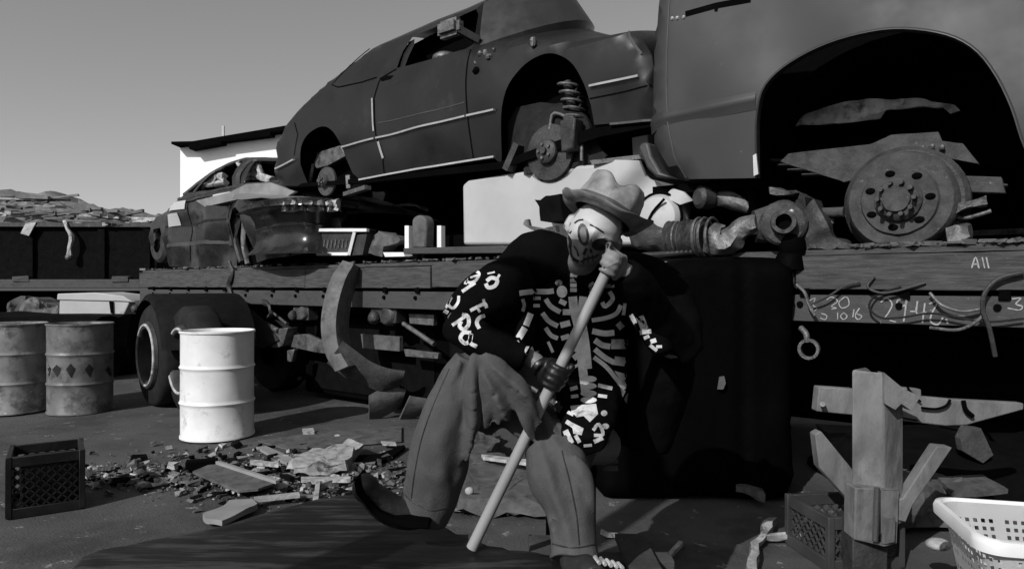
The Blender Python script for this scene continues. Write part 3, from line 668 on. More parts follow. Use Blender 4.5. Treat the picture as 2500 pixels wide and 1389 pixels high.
# dark wreck on the far half of the deck, closes the view under the upper cars
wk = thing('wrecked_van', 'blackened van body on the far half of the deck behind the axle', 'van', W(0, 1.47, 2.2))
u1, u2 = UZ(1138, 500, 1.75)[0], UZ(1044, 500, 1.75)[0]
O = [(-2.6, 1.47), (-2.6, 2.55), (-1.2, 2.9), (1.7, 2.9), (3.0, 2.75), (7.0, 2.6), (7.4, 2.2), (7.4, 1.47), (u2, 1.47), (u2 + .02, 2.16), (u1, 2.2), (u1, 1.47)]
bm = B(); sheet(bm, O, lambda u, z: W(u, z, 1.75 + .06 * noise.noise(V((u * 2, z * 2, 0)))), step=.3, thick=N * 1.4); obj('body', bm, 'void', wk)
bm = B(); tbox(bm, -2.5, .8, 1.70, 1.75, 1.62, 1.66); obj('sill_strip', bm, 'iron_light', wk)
for px in (1000, 800):
    bm = B(); tube(bm, [T(px - 50, 506, 1.3), T(px, 500, 1.2), T(px + 45, 512, 1.3)], .02, sm=3, wob=.6); crumple(bm, .02, 9); obj('bent_trim', bm, 'scrap_light', wk)

# pickup body at the right
tk = thing('wrecked_pickup', 'grey pickup body with a huge empty wheel arch at the top right', 'truck', W(0, 1.47, .9))
TO = -.12
to_ = [(1655, 437), (1622, 430), (1600, 402), (1578, 350), (1573, 280), (1575, 180), (1580, 90), (1584, 0), (1590, -80),       # 0..8 left edge
       (1900, -140), (2300, -160), (2800, -180),                                                                      # 9..11 top
       (2800, 520), (2580, 520), (2556, 490)] + [(2540, 470), (2515, 400), (2490, 340), (2466, 265), (2430, 190), (2385, 130), (2330, 95), (2260, 78), (2180, 74), (2100, 86), (2020, 108), (1950, 140), (1895, 180), (1862, 225), (1848, 290), (1846, 350), (1847, 434)]
to_ = to_[:15] + sp2(to_[15:], 3)
near3, far3, dep3 = shell(tk, to_, TO, 1.9, 'car_grey', rim=[(0, 8, 'rear_edge', 'car_grey')], step=.07, rnd=.12, bulge=.04, crown=.0, dent=.02)
# crease in the side, modelled as a raised swage line and a wheel-arch lip
archpts = to_[13:]
bm = B(); pl = densify([UZ(x, y, TO) for x, y in archpts], .04, False); rows = []
uc, zc_ = UZ(2190, 420, TO)
for u, z in pl:
    b0 = near3(u, z); v_ = (V((0, 0, z - zc_)) + D * (u - uc)).normalized()
    rows.append([bm.verts.new(b0 + v_ * a + N * b) for a, b in ((.016, .001), (.01, -.003), (.006, -.006), (.002, -.006), (0, -.002), (0.0, .02), (.0, .05))])
for a, b in zip(rows, rows[1:]):
    for k in range(6): bm.faces.new((a[k], b[k], b[k + 1], a[k + 1]))
obj('arch_lip', bm, 'car_grey', tk, smooth=60)
for pts, wd, m, l_ in (([(1632, -60), (1630, 60), (1626, 200), (1630, 300), (1645, 380), (1668, 434)], .008, 'plastic_grey', .004), ([(1830, -4), (1745, 12), (1672, 34)], .035, 'void', .006), ([(1748, 12), (1745, 26)], .02, 'void', .007)): seam(tk, pts, near3, wd, m, lift=l_, off=TO)
bm = B(); pl = densify([UZ(x, y, TO) for x, y in ((1577, 300), (1626, 285), (1740, 262), (1846, 240))], .05, False); rows = []
for u, z in pl: b0 = near3(u, z); rows.append([bm.verts.new(b0 + V((0, 0, a)) + N * b) for a, b in ((.05, .002), (.02, -.008), (0, -.014), (-.02, -.008), (-.07, .002))])
for a, b in zip(rows, rows[1:]):
    for k in range(4): bm.faces.new((a[k], b[k], b[k + 1], a[k + 1]))
obj('swage_line', bm, 'car_grey', tk, smooth=70)
bm = B(); prism(bm, [T(x, y, TO - .01) for x, y in ((1838, 380), (1846, 375), (1851, 425), (1840, 430))], N * .02); obj('chrome_edge', bm, 'chrome', tk)
for x, y in ((1640, 45), (1652, 44), (1668, 42)):
    bm = B(); ball(bm, near3(*UZ(x, y, TO)), .014, seg=8); obj('bracket_bolt', bm, 'chrome', tk)
bm = B(); pts = [T(1640, 437, TO + .0), T(1606, 428, TO - .02), T(1588, 400, TO - .03), T(1566, 360, TO + .25), T(1558, 345, TO + .7)]
prism(bm, [T(x, y, TO + .02) for x, y in ((1557, 360), (1566, 347), (1582, 347), (1590, 380), (1612, 420), (1640, 434), (1600, 432), (1578, 410))], N * 1.7); obj('bumper', bm, 'plastic_grey', tk, bev=.02)
bm = B(); prism(bm, [W(-2.6, z, .05) for z in (2.0,)] + [T(1600, 400, .05), T(1655, 440, .05), T(1840, 438, .05), T(1842, 415, .05)], N * 1.6) if False else tbox(bm, 1.36, 2.05, .02, 1.6, 1.88, 1.94); obj('underbody', bm, 'void', tk)
bm = B(); rows = []
for a_ in range(-10, 191, 10):   # inner wheel housing
    rows.append([bm.verts.new(W(uc + .86 * math.cos(R(a_)), zc_ + .78 * math.sin(R(a_)), o_)) for o_ in (.0, .3, .75)])
for a, b in zip(rows, rows[1:]):
    for k in range(2): bm.faces.new((a[k], b[k], b[k + 1], a[k + 1]))
obj('wheel_housing', bm, 'void', tk)
bm = B(); tbox(bm, -3, 2.1, .75, .8, 2.0, 3.9); obj('inner_wing', bm, 'void', tk)
bm = B(); sheet(bm, [(1922, 312), (1950, 290), (2010, 262), (2080, 246), (2200, 240), (2260, 244), (2330, 258), (2345, 272), (2320, 278), (2300, 262), (2240, 262), (2160, 272), (2150, 290), (2100, 298), (2010, 302)], lambda x, y: T(x, y, .45 + .04 * noise.noise(V((x * .02, y * .05, 0)))), step=12, thick=N * .02); crumple(bm, .02, 9); obj('torn_liner', bm, 'scrap_light', tk)
# rear axle on the deck
ax = thing('rear_axle', 'rusty rear axle with round brake drum and leaf springs under the pickup', 'axle', W(-.2, 1.46, .5))
AO = .12
c = W(*UZ(2198, 490, AO), AO); px2 = lambda px: px * 3.85 / F
bm = B(); lathe(bm, [(0, -.13), (.07, -.13), (.075, -.11), (.1, -.1), (.12, -.075), (.12, -.05), (.19, -.05), (.2, -.03), (.23, -.028), (.262, -.03), (.28, 0), (.285, .05), (.268, .06), (.272, .1), (.25, .12), (.1, .14)], c, N, seg=48); crumple(bm, .004, 30)
dr = obj('brake_drum', bm, 'rust', ax)
for i in range(10):
    a = 2 * math.pi * i / 10; bm = B(); lathe(bm, [(0, -.155), (.012, -.155), (.013, -.1)], c + D * math.cos(a) * .09 + V((0, 0, math.sin(a) * .09)), N, seg=8); obj('wheel_stud', bm, 'iron', dr)
for i in range(7):
    a = 2 * math.pi * i / 7 + .4; q_ = c + D * math.cos(a) * .155 + V((0, 0, math.sin(a) * .155)) - N * .054; bm = B(); ball(bm, q_, (.026, .008, .018), TR); obj('vent_slot', bm, 'void', dr)
bm = B(); lathe(bm, [(.1, .1), (.3, .1), (.325, .12), (.325, .2), (.27, .22)], c, N, seg=40); obj('back_plate', bm, 'iron', ax)
bm = B(); tube(bm, [c + N * .1, c + N * .5, c + N * 1.5], [.06, .05, .07]); obj('axle_tube', bm, 'iron', ax)
for k, (x0, y0, x1, y1) in enumerate(((1885, 392, 2460, 455), (1900, 404, 2380, 440), (1925, 416, 2350, 432), (1960, 428, 2300, 430))):
    bm = B(); m_ = T((x0 + x1) / 2, (y0 + y1) / 2 - 22 + k * 5, .35); tube(bm, [T(x0, y0, .35), m_, T(x1, y1, .35)], .03, seg=8, sm=5, flat=.35, upv=(0, 0, 1)); obj('spring_leaf', bm, 'wood' if k < 1 else 'rust', ax)
bm = B(); prism(bm, [T(x, y, .32) for x, y in ((1905, 395), (1925, 375), (2125, 352), (2175, 330), (2290, 322), (2300, 345), (2350, 350), (2390, 400), (2310, 385), (2240, 400), (2060, 445), (2050, 440))], N * .06); bmesh.ops.subdivide_edges(bm, edges=bm.edges, cuts=3); crumple(bm, .004, 20); obj('spring_pack', bm, 'rust', ax)
bm = B(); prism(bm, [T(x, y, .30) for x, y in ((2310, 428), (2445, 432), (2455, 472), (2320, 468))], N * .08); obj('frame_rail', bm, 'rust', ax, bev=.006)
for x, y in ((2252, 362), (2275, 358), (2300, 360), (2235, 470), (2200, 368)):
    bm = B(); ball(bm, T(x, y, .29), .018, seg=8); obj('bolt', bm, 'iron_light', ax)
bm = B(); tube(bm, [T(2320, 525, .2), T(2360, 532, .2), T(2420, 515, .2)], .012, sm=4); obj('brake_line', bm, 'iron_light', ax)
def blob(label, cat, name, pts, m, off, amp=.02, thick=.12, sc2=12, group=None):
    bm = B(); sheet(bm, [p for p in pts], lambda x, y: T(x, y, off), step=9, thick=N * thick)
    for v in bm.verts: v.co -= N * (.05 * noise.noise(v.co * 6) + .02)
    crumple(bm, amp, sc2); return single(name, label, cat, bm, m, group, smooth=30)
blob('dirty cast iron lump lying at the foot of the brake drum', 'scrap part', 'iron_casting', [(2310, 560), (2330, 545), (2365, 548), (2370, 575), (2345, 598), (2315, 590)], 'iron_light', .05)
blob('pale broken bracket right of the brake drum', 'bracket', 'bracket', [(2375, 485), (2405, 478), (2410, 500), (2370, 502), (2330, 520), (2328, 500)], 'iron_light', .15)
blob('dark iron plate standing left of the brake drum', 'scrap part', 'iron_plate', [(1935, 600), (1950, 520), (1940, 495), (1955, 470), (1972, 480), (1968, 505), (1990, 485), (2010, 520), (2035, 575), (2090, 608), (1940, 612)], 'iron', .02)
blob('grey triangular bracket in front of the drum axle', 'bracket', 'bracket', [(1880, 455), (1935, 462), (1945, 470), (1895, 480), (1882, 475)], 'iron_light', .2)
bm = B(); tube(bm, [T(2005, 520, .1), T(2060, 518, .1)], .03, wob=.3); single('short_pipe', 'short rusty pipe left of the big brake drum', 'pipe', bm, 'rust')
bm = B(); prism(bm, [T(x, y, .12) for x, y in ((2008, 534), (2030, 533), (2032, 545), (2010, 546))], N * .05); single('white_tag', 'tiny white plate glinting left of the brake drum', 'plate', bm, 'white_panel')

# stuff on the deck between hatchback and axle
FO = .15
f = thing('fridge', 'big pale fridge cabinet lying on the deck behind the man', 'fridge', W(*UZ(1340, 590, FO)[:1], 1.47, FO + .3))
bm = B(); prism(bm, [T(x, y, FO) for x, y in ((1130, 598), (1128, 452), (1142, 440), (1340, 408), (1560, 395), (1600, 470), (1600, 598))], N * .6); obj('cabinet', bm, 'white_panel', f, bev=.025)
bm = B(); prism(bm, [T(x, y, FO - .025) for x, y in ((1135, 612), (1135, 602), (1330, 598), (1330, 610))], N * .05); obj('plinth', bm, 'iron_light', f)
bm = B(); sheet(bm, [(1450, 400), (1480, 390), (1560, 392), (1575, 430), (1610, 450), (1668, 468), (1690, 490), (1660, 500), (1620, 480), (1585, 475), (1565, 520), (1450, 520)], lambda x, y: T(x, y, FO - .12 - .05 * math.sin((x + y) * .03)), step=14, thick=N * .03)
single('bent_sheet', 'pale metal sheet flaring out behind the hat', 'panel', bm, 'white_panel')
bm = B(); prism(bm, [T(x, y, .5) for x, y in ((1540, 312), (1580, 312), (1586, 400), (1545, 400))], N * .1); single('white_post', 'white upright block showing between hatchback and pickup', 'post', bm, 'white_steel', bev=.01)
bm = B(); prism(bm, [T(x, y, .02) for x, y in ((1440, 392), (1560, 378), (1565, 388), (1445, 402))], N * .5); single('timber_packer', 'flat packing board under the front hub of the hatchback', 'board', bm, 'iron_light')
tb = thing('toaster_oven', 'white framed toaster oven with a grey grille on the deck edge', 'oven', T(830, 625, .05))
bm = B(); prism(bm, [T(x, y, .02) for x, y in ((775, 626), (783, 557), (862, 556), (852, 624))], N * .3); obj('case', bm, 'iron', tb, bev=.006)
bm = B()
for a_, b_, h_ in (((778, 562), (898, 562), .035), ((775, 620), (852, 620), .03), ((852, 622), (866, 566), .03)): beam(bm, T(*a_, 0), T(*b_, 0), h_, .03)
obj('frame', bm, 'white_plastic', tb)
for i in range(7):
    bm = B(); x = 790 + i * 9; beam(bm, T(x, 605, .01), T(x + 3, 585, .01), .012, .01); obj('vent', bm, 'iron_light', tb)
bm = B(); prism(bm, [T(x, y, .02) for x, y in ((866, 575), (896, 570), (885, 622), (852, 624))], N * .2); obj('side', bm, 'iron', tb)
blob('crumpled grey bag slumped right of the toaster oven', 'bag', 'crushed_bag', [(890, 618), (900, 585), (930, 565), (975, 580), (980, 590), (945, 600), (940, 625)], 'scrap_mid', .1, .03)
bm = B(); prism(bm, [T(x, y, .02) for x, y in ((935, 616), (985, 616), (988, 626), (940, 627))], N * .1); single('batten', 'short white batten lying flat on the deck edge', 'batten', bm, 'white_plastic')
for k, (x, lb) in enumerate(((993, 'white upright board left of the rounded grey pad'), (1072, 'thin white upright board right of the rounded grey pad'))):
    bm = B(); prism(bm, [T(a_, y, .1) for a_, y in ((x - 5, 608), (x - 5, 551), (x + 5, 551), (x + 5, 608))], N * .05); single('upright_board', lb, 'board', bm, 'white_plastic', 'white boards standing on the deck')
bm = B(); prism(bm, [T(x, y, .08) for x, y in [(1005, 606), (1005, 545)] + arcp(1022, 542, 17, 17, 170, 10, 8) + [(1040, 545), (1038, 606)]], N * .12); single('headrest_pad', 'rounded grey seat pad standing on end on the deck', 'pad', bm, 'scrap_mid', bev=.02)
bm = B(); prism(bm, [T(x, y, .0) for x, y in ((985, 620), (985, 606), (1200, 600), (1260, 606), (1260, 618))], N * .3); single('deck_board', 'loose grey board along the deck left of the man', 'board', bm, 'steel_rail', bev=.006)
wc = thing('white_car', 'small white car glimpsed between the deck load and the fridge', 'car', V((-1.9, 17, 0)))
Yc = 13.
bm = B(); prism(bm, [P(x, y, Yc) for x, y in ((1050, 508), (1075, 506), (1120, 512), (1140, 540), (1200, 548), (1200, 640), (1000, 640), (1000, 560))], (0, 1.5, 0)); obj('body', bm, 'white_steel', wc, bev=.06)
bm = B(); prism(bm, [P(x, y, Yc - .02) for x, y in ((1040, 515), (1065, 512), (1090, 532), (1088, 548), (1040, 546))], (0, .02, 0)); obj('window', bm, 'glass_dark', wc)
bm = B(); prism(bm, [P(x, y, Yc - .03) for x, y in ((1085, 552), (1140, 553), (1140, 558), (1085, 557))], (0, .02, 0)); obj('door_seam', bm, 'void', wc)
for x in (1020, 1180):
    bm = B(); lathe(bm, [(.1, -.03), (.25, -.03), (.3, 0), (.3, .2)], P(x, 830, Yc) * 1.0 + V((0, 0, 0)), V((0, 1, 0))); obj('wheel', bm, 'rubber', wc)

# engine and gearbox parts right of the hat
bm = B(); EO = -.3
fan = thing('fan_shroud', 'round pale fan shroud with black rings behind the hat brim', 'fan', T(1605, 520, .0))
cc_ = T(1606, 532, .0)
bm = B(); lathe(bm, [(0, -.06), (.08, -.055), (.14, -.03), (.17, .02), (.17, .12)], cc_, N, seg=30); obj('dome', bm, 'white_panel', fan)
for r_, h_ in ((.172, 0.01),):
    bm = B(); pts = [cc_ + (D * math.cos(a_ * .2) + V((0, 0, 1)) * math.sin(a_ * .2)) * r_ + N * h_ for a_ in range(33)]; tube(bm, pts, .011, seg=6); obj('ring', bm, 'void', fan)
bm = B(); tube(bm, [T(1575, 560, -.06), T(1592, 520, -.07), T(1622, 486, -.07)], .009, seg=6, sm=3); obj('strap', bm, 'void', fan)
gb = thing('gearbox', 'greasy gearbox with ribbed bellows lying along the deck edge', 'gearbox', T(1700, 612, -.05))
ctr = [(1560, 588), (1620, 586), (1680, 580), (1740, 582), (1800, 575)]
bm = B(); tube(bm, [T(x, y, -.05) for x, y in ((1545, 585), (1580, 583), (1630, 582), (1640, 580))], [.05, .1, .09, .08], sm=4, wob=.4); crumple(bm, .02, 14); obj('housing', bm, 'iron', gb)
bm = B(); pts = []; rad = []
for i in range(34): x = 1632 + i * 2.6; pts.append(T(x, 582 - i * .1, -.06)); rad.append(.095 + .022 * math.sin(i * 1.5))
tube(bm, pts, rad, seg=22); obj('bellows', bm, 'iron_light', gb)
for x in (1708, 1722, 1740):
    bm = B(); q_ = T(x, 578, -.06); tube(bm, [q_ + (N * math.cos(a_ * .3) + V((0, 0, 1)) * math.sin(a_ * .3)) * .12 for a_ in range(22)], .01, seg=6); obj('clamp', bm, 'iron_light', gb)
bm = B(); tube(bm, [T(x, y, -.05) for x, y in ((1735, 580), (1775, 590), (1810, 560), (1850, 545))], [.1, .085, .06, .05], sm=5, wob=.35); crumple(bm, .012, 16); obj('output_housing', bm, 'iron_light', gb)
bm = B(); tube(bm, [T(1550, 625, -.1), T(1600, 622, -.1), T(1690, 615, -.08), T(1760, 612, -.08)], [.03, .035, .03, .02], sm=3, flat=.6); obj('mounting_rail', bm, 'iron', gb)
bm = B(); tube(bm, [T(1560, 640, -.12), T(1610, 650, -.12), T(1650, 642, -.12)], [.02, .035, .015], sm=3, wob=.4); crumple(bm, .01, 20); obj('rag_end', bm, 'scrap_light', gb)
sm_ = thing('starter_motor', 'pale cylindrical motor lying above the gearbox', 'motor', T(1770, 500, .1))
bm = B(); tube(bm, [T(1735, 487, .1), T(1760, 483, .1), T(1800, 495, .1), T(1830, 512, .1)], [.055, .062, .055, .03], sm=3, wob=.15); obj('casing', bm, 'iron_light', sm_)
bm = B(); lathe(bm, [(0, -.02), (.05, -.02), (.075, 0), (.075, .08)], T(1708, 482, .0), N - D * .6, seg=24); obj('end_cap', bm, 'iron', sm_)
fl = thing('drive_flange', 'round iron drive flange with a dark bore beside the plate', 'flange', T(1905, 560, -.05))
q_ = T(1912, 545, -.05); n_ = (N + D * .35).normalized()
bm = B(); lathe(bm, [(.045, -.12), (.07, -.12), (.075, -.05), (.12, -.045), (.135, -.03), (.135, .02), (.1, .06), (.1, .2)], q_, n_, seg=32); crumple(bm, .005, 30); obj('flange', bm, 'iron', fl)
bm = B(); lathe(bm, [(0, -.07), (.045, -.07), (.045, -.12)], q_, n_, seg=20); obj('bore', bm, 'void', fl)
bm = B(); tube(bm, [T(1840, 552, .0), T(1875, 548, .05)], [.09, .12], wob=.3); obj('neck', bm, 'iron', fl)
bm = B(); ball(bm, q_ + V((.01, -.1, .06)), .014, seg=8); obj('bolt', bm, 'white_panel', fl)
blob('tangled black iron hook on the deck left of the face', 'scrap part', 'iron_claw', [(1308, 486), (1320, 490), (1335, 478), (1372, 474), (1380, 540), (1345, 545), (1322, 540), (1318, 505)], 'black', -.1, .01)
blob('small bent lever sticking out left of the face', 'lever', 'lever', [(1282, 550), (1286, 538), (1295, 536), (1298, 552), (1330, 558), (1360, 552), (1360, 566), (1310, 566)], 'iron_light', -.12, .006, .05)
# ------------------------------------------------ drums, tyres, crates and scrap on the ground
def drum(name, label, loc, m, hgt=.88, r=.292, group='steel drums'):
    t = thing(name, label, 'drum', V(loc), group); o = V(loc)
    def ding(rr, hh, a): return rr * (1 + .02 * noise.noise(V((math.cos(a) * 1.6, math.sin(a) * 1.6, hh * 4 + loc[0]))) + .006 * noise.noise(V((math.cos(a) * 5, math.sin(a) * 5, hh * 11 + loc[0])))), hh
    pr = [(r - .01, .0), (r + .004, .004), (r + .004, .02), (r - .004, .03)]
    for hb_ in (.295, .585): pr += [(r - .004, hb_ - .03), (r - .002, hb_ - .018), (r + .008, hb_), (r - .002, hb_ + .018), (r - .004, hb_ + .03)]
    pr += [(r - .004, hgt - .03), (r - .002, hgt - .012)]
    bm = B(); lathe(bm, pr, o, seg=56, fn=ding); obj('body', bm, m, t, smooth=50)
    bm = B(); lathe(bm, [(r - .006, hgt - .014), (r + .006, hgt - .012), (r + .008, hgt), (r, hgt + .006), (r - .012, hgt), (r - .014, hgt - .02)], o, seg=56, fn=ding); obj('rim', bm, m, t, smooth=60)
    bm = B(); lathe(bm, [(0, hgt - .022), (r - .012, hgt - .02)], o, seg=56); obj('lid', bm, m, t)
    bm = B(); lathe(bm, [(0, hgt - .005), (.03, hgt - .005), (.035, hgt - .022)], o + V((.1, -.15, 0)), seg=16); obj('bung', bm, 'iron', t)
    return t
pw = G(532, 1062); d1 = drum('steel_drum', 'white steel drum standing alone on the yard', pw, 'white_steel')
pb = G(197, 1003); d2 = drum('steel_drum', 'grey steel drum with a row of dark diamond marks', pb, 'drum_dark')
pc = G(25, 1008); d3 = drum('steel_drum', 'pale grey drum cut off by the left edge of the view', (pc.x - .05, pc.y + .12, 0), 'drum_grey')
bv = bvh_of([c for c in d2.children if c.name.startswith('body')])
for cx_, hh in ((118, 30), (138, 30), (172, 36), (218, 34), (268, 30)):
    bm = B(); rr = 11 if cx_ != 118 else 7
    decal(bm, bv, [(cx_, 905 - hh / 2), (cx_ + rr, 900), (cx_ + 2, 905 + hh / 2), (cx_ - rr, 902)], 6, .004); 
    if len(bm.faces): obj('diamond_mark', bm, 'plastic_black', d2, normals=False)
    else: bm.free()
# dual tyres of a loose axle
axv = V((-.743, -.666, 0)).normalized()
def tyre(name, label, c, r, wd, parts=True):
    t = thing(name, label, 'wheel', V((c.x, c.y, 0)), 'truck wheels behind the white drum')
    bm = B(); lathe(bm, [(r * .55, -wd / 2), (r * .62, -wd / 2 - .01), (r * .93, -wd / 2), (r, -wd / 2 + .04), (r, wd / 2 - .04), (r * .93, wd / 2), (r * .62, wd / 2), (r * .55, wd / 2)], c, axv, seg=48)
    obj('tyre', bm, 'rubber', t, smooth=50)
    bm = B(); lathe(bm, [(0, wd * .15), (r * .2, wd * .15), (r * .25, wd * .05), (r * .5, wd * .05), (r * .5, wd / 2 + .02), (r * .53, wd / 2 + .04), (r * .64, wd / 2 + .035), (r * .66, wd / 2 + .005)], c, axv, seg=40); obj('rim', bm, 'iron', t, smooth=50)
    bm = B(); q_ = c + axv * (wd / 2 + .038); tube(bm, [q_ + (axv.cross(V((0, 0, 1))) * math.cos(a_ * .1) + V((0, 0, 1)) * math.sin(a_ * .1)) * r * .585 for a_ in range(64)], .015, seg=8); obj('rim_edge', bm, 'scrap_light', t, smooth=60)
    return t
c1 = P(398, 862, 7.35); c1.z = .535; tyre('truck_wheel', 'truck wheel with a sunlit pale rim between the dark drum and the white drum', c1, .535, .27)
c2 = P(480, 870, 6.85); c2.z = .53; tyre('truck_wheel', 'truck wheel half hidden by the white drum', c2, .53, .27)
bm = B()
rows = []
for i in range(14):
    a = R(-10 + i * 14); q_ = c1 + V((0, 0, 1)) * math.sin(a) * .64 + (axv.cross(V((0, 0, 1)))) * math.cos(a) * .64
    rows.append([bm.verts.new(q_ + axv * k) for k in (.17, .13, -.5, -.75)])
    rows[-1][0].co += (c1 - q_) * .1
for a, b in zip(rows, rows[1:]):
    for k in range(3): bm.faces.new((a[k], a[k + 1], b[k + 1], b[k]))
bmesh.ops.solidify(bm, geom=bm.faces[:], thickness=.012)
single('truck_mudguard', 'dark curved mudguard over the truck wheels behind the white drum', 'mudguard', bm, 'rubber', smooth=60)

# curved wing trims leaning on the trailer
def strip(bm, L_, R_, Y0, Y1, th=.03, n=6, bul=.05):
    a = spline([V((x, y, 0)) for x, y in L_], n); b = spline([V((x, y, 0)) for x, y in R_], n); rows = []; k_ = len(a) - 1
    for i in range(len(a)):
        Y = Y0 + (Y1 - Y0) * i / k_; row = []
        for j in range(5):
            t_ = j / 4; p_ = a[i].lerp(b[i], t_); row.append(bm.verts.new(P(p_.x, p_.y, Y - bul * math.sin(t_ * math.pi) + .12 * t_)))
        rows.append(row)
    for p_, q_ in zip(rows, rows[1:]):
        for j in range(4): bm.faces.new((p_[j], q_[j], q_[j + 1], p_[j + 1]))
    bmesh.ops.recalc_face_normals(bm, faces=bm.faces); bmesh.ops.solidify(bm, geom=bm.faces[:], thickness=th); return bm
bm = strip(B(), [(842, 640), (815, 680), (796, 740), (790, 800), (800, 860), (825, 905)], [(876, 652), (864, 690), (850, 745), (845, 800), (852, 850), (872, 892)], 6.65, 6.3, bul=.12)
single('wheel_arch_trim', 'long curved wheel arch trim hanging off the deck edge', 'car trim', bm, 'scrap_mid', smooth=50)
bm = strip(B(), [(838, 832), (872, 858), (905, 882), (945, 898), (988, 905)], [(802, 880), (845, 915), (890, 932), (935, 950), (976, 932)], 6.28, 6.45)
single('bumper_piece', 'broken bumper piece lying crosswise under the curved trim', 'bumper', bm, 'rust', smooth=50)
bm = strip(B(), [(900, 965), (930, 950), (965, 945), (990, 950)], [(900, 1018), (925, 1015), (955, 1000), (975, 985)], 6.5, 6.6); single('dented_pan', 'dented round pan below the broken bumper piece', 'pan', bm, 'scrap_mid', smooth=50)
bm = strip(B(), [(1000, 965), (1015, 968), (1040, 972)], [(975, 1018), (1005, 1015), (1035, 1005)], 6.5, 6.55); single('dented_pan', 'smaller bent pan right of the dented round pan', 'pan', bm, 'scrap_mid', smooth=50)

# milk crates
def crate(label, loc, rot, m='plastic_black', s=.33, hgt=.33):
    t = thing('milk_crate', label, 'crate', V(loc), 'plastic milk crates'); o = V(loc); Rz = rz(rot)
    def q(x, y, z): return o + Rz @ V((x, y, z))
    h = s / 2
    bm = B()
    for x, y in ((-h, -h), (h, -h), (h, h), (-h, h)): beam(bm, q(x, y, 0), q(x, y, hgt), .03, .03, up=Rz @ V((0, 1, 0)))
    for z in (.02, hgt - .03):
        for a, b in (((-h, -h), (h, -h)), ((h, -h), (h, h)), ((h, h), (-h, h)), ((-h, h), (-h, -h))): beam(bm, q(*a, z), q(*b, z), .024, .055, up=(0, 0, 1)) if 0 else beam(bm, q(*a, z), q(*b, z), .055, .024, up=Rz @ V((a[0] + b[0], a[1] + b[1], 0)))
    obj('frame', bm, m, t, bev=.003)
    for (nx, ny) in ((0, -1), (1, 0), (0, 1), (-1, 0)):
        n_ = V((nx, ny, 0)); tdir = V((-ny, nx, 0)); bm = B(); k = 7
        for i in range(-k, k + 1):
            for sg in (1, -1):
                # diagonal bar clipped to the side
                seg = []
                for tt in range(41):
                    z = .04 + (hgt - .09) * tt / 40; x = i * .05 + sg * (z - hgt / 2)
                    if abs(x) <= h - .01: seg.append((x, z))
                if len(seg) > 2:
                    a, b = seg[0], seg[-1]; pa = n_ * h * .98 + tdir * a[0]; pb = n_ * h * .98 + tdir * b[0]
                    beam(bm, q(pa.x, pa.y, a[1]), q(pb.x, pb.y, b[1]), .009, .008)
        obj('lattice_side', bm, m, t)
    bm = B(); prism(bm, [q(-h, -h, .012), q(h, -h, .012), q(h, h, .012), q(-h, h, .012)], (0, 0, .008)); obj('base', bm, m, t)
    return t
kc = G(57, 1262)
crate('dark plastic milk crate at the left edge of the view', (kc.x - .02, kc.y + .22, 0), R(33), 'plastic_black', .34, .33)
bm = B(); box(bm, V((kc.x, kc.y + .22, .16)), (.28, .28, .26), rz(R(33)), jit=.02); single('crate_contents', 'black rubbish bag filling the milk crate at the left edge', 'bag', bm, 'plastic_black', bev=.03)
bm = B(); ball(bm, G(110, 1246) + V((0, .05, .03)), (.014, .01, .02), seg=8); single('bottle_cap', 'white cap shining at the foot of the left milk crate', 'cap', bm, 'white_plastic')
crate('grey lattice milk crate at the foot of the steel prop', V((1.55, 3.27, 0)), R(8), 'plastic_grey', .34, .24)

# steel prop with braces at the right
pr = thing('trailer_prop', 'square steel prop with diagonal braces holding up the trailer', 'prop', V((P(2145, 900, 2.98).x, 3.0, 0)))
Yp = 2.98
bm = B(); xw = [P(x, 1000, Yp).x for x in (2092, 2158, 2207)]
zt = P(0, 905, Yp).z; A = [V((xw[0], Yp + .05, 0)), V((xw[1], Yp - .0, 0)), V((xw[2] * (Yp + .09) / Yp, Yp + .09, 0)), V((xw[1] + .01, Yp + .17, 0))]
bot = [bm.verts.new(V((p_.x, p_.y, .22))) for p_ in A]; top_ = [bm.verts.new(V((p_.x, p_.y, z))) for p_, z in zip(A, (zt, zt - .005, P(0, 985, Yp).z, zt))]
for i in range(4): bm.faces.new((bot[i], bot[(i + 1) % 4], top_[(i + 1) % 4], top_[i]))
bm.faces.new(top_); obj('post', bm, 'post_steel', pr, bev=.012)
bm = B(); prism(bm, [P(x, y, Yp - .012) for x, y in ((2158, 909), (2205, 948), (2247, 968), (2225, 1002), (2200, 985), (2186, 1000), (2160, 985))], (0, .05, 0)); obj('gusset', bm, 'post_steel', pr)
bm = B(); prism(bm, [P(2088, 1190, Yp - .02), P(2158, 1195, Yp - .045), P(2196, 1195, Yp + .04), P(2190, 1328, Yp + .03), P(2156, 1332, Yp - .06), P(2086, 1318, Yp - .02)], (0, .1, 0)); obj('sleeve', bm, 'post_steel', pr, bev=.006)
bm = B(); prism(bm, [V((P(2082, 1320, Yp).x, Yp + .0, 0)), V((P(2168, 1320, Yp).x, Yp + .0, 0)), V((P(2168, 1320, Yp).x, Yp + .0, .25)), V((P(2082, 1320, Yp).x, Yp + .0, .25))], (0, .15, 0)); obj('foot', bm, 'iron', pr, bev=.006)
bm = B(); prism(bm, [P(2162, 1265, Yp - .05), P(2186, 1262, Yp - .02), P(2184, 1322, Yp - .02), P(2158, 1328, Yp - .05)], (0, .02, 0)); obj('worn_tab', bm, 'post_steel', pr)
bm = B(); tube(bm, [P(2141, 1190, Yp - .05), P(2136, 1320, Yp - .06)], .012, seg=8); obj('weld_bead', bm, 'steel_rail', pr)
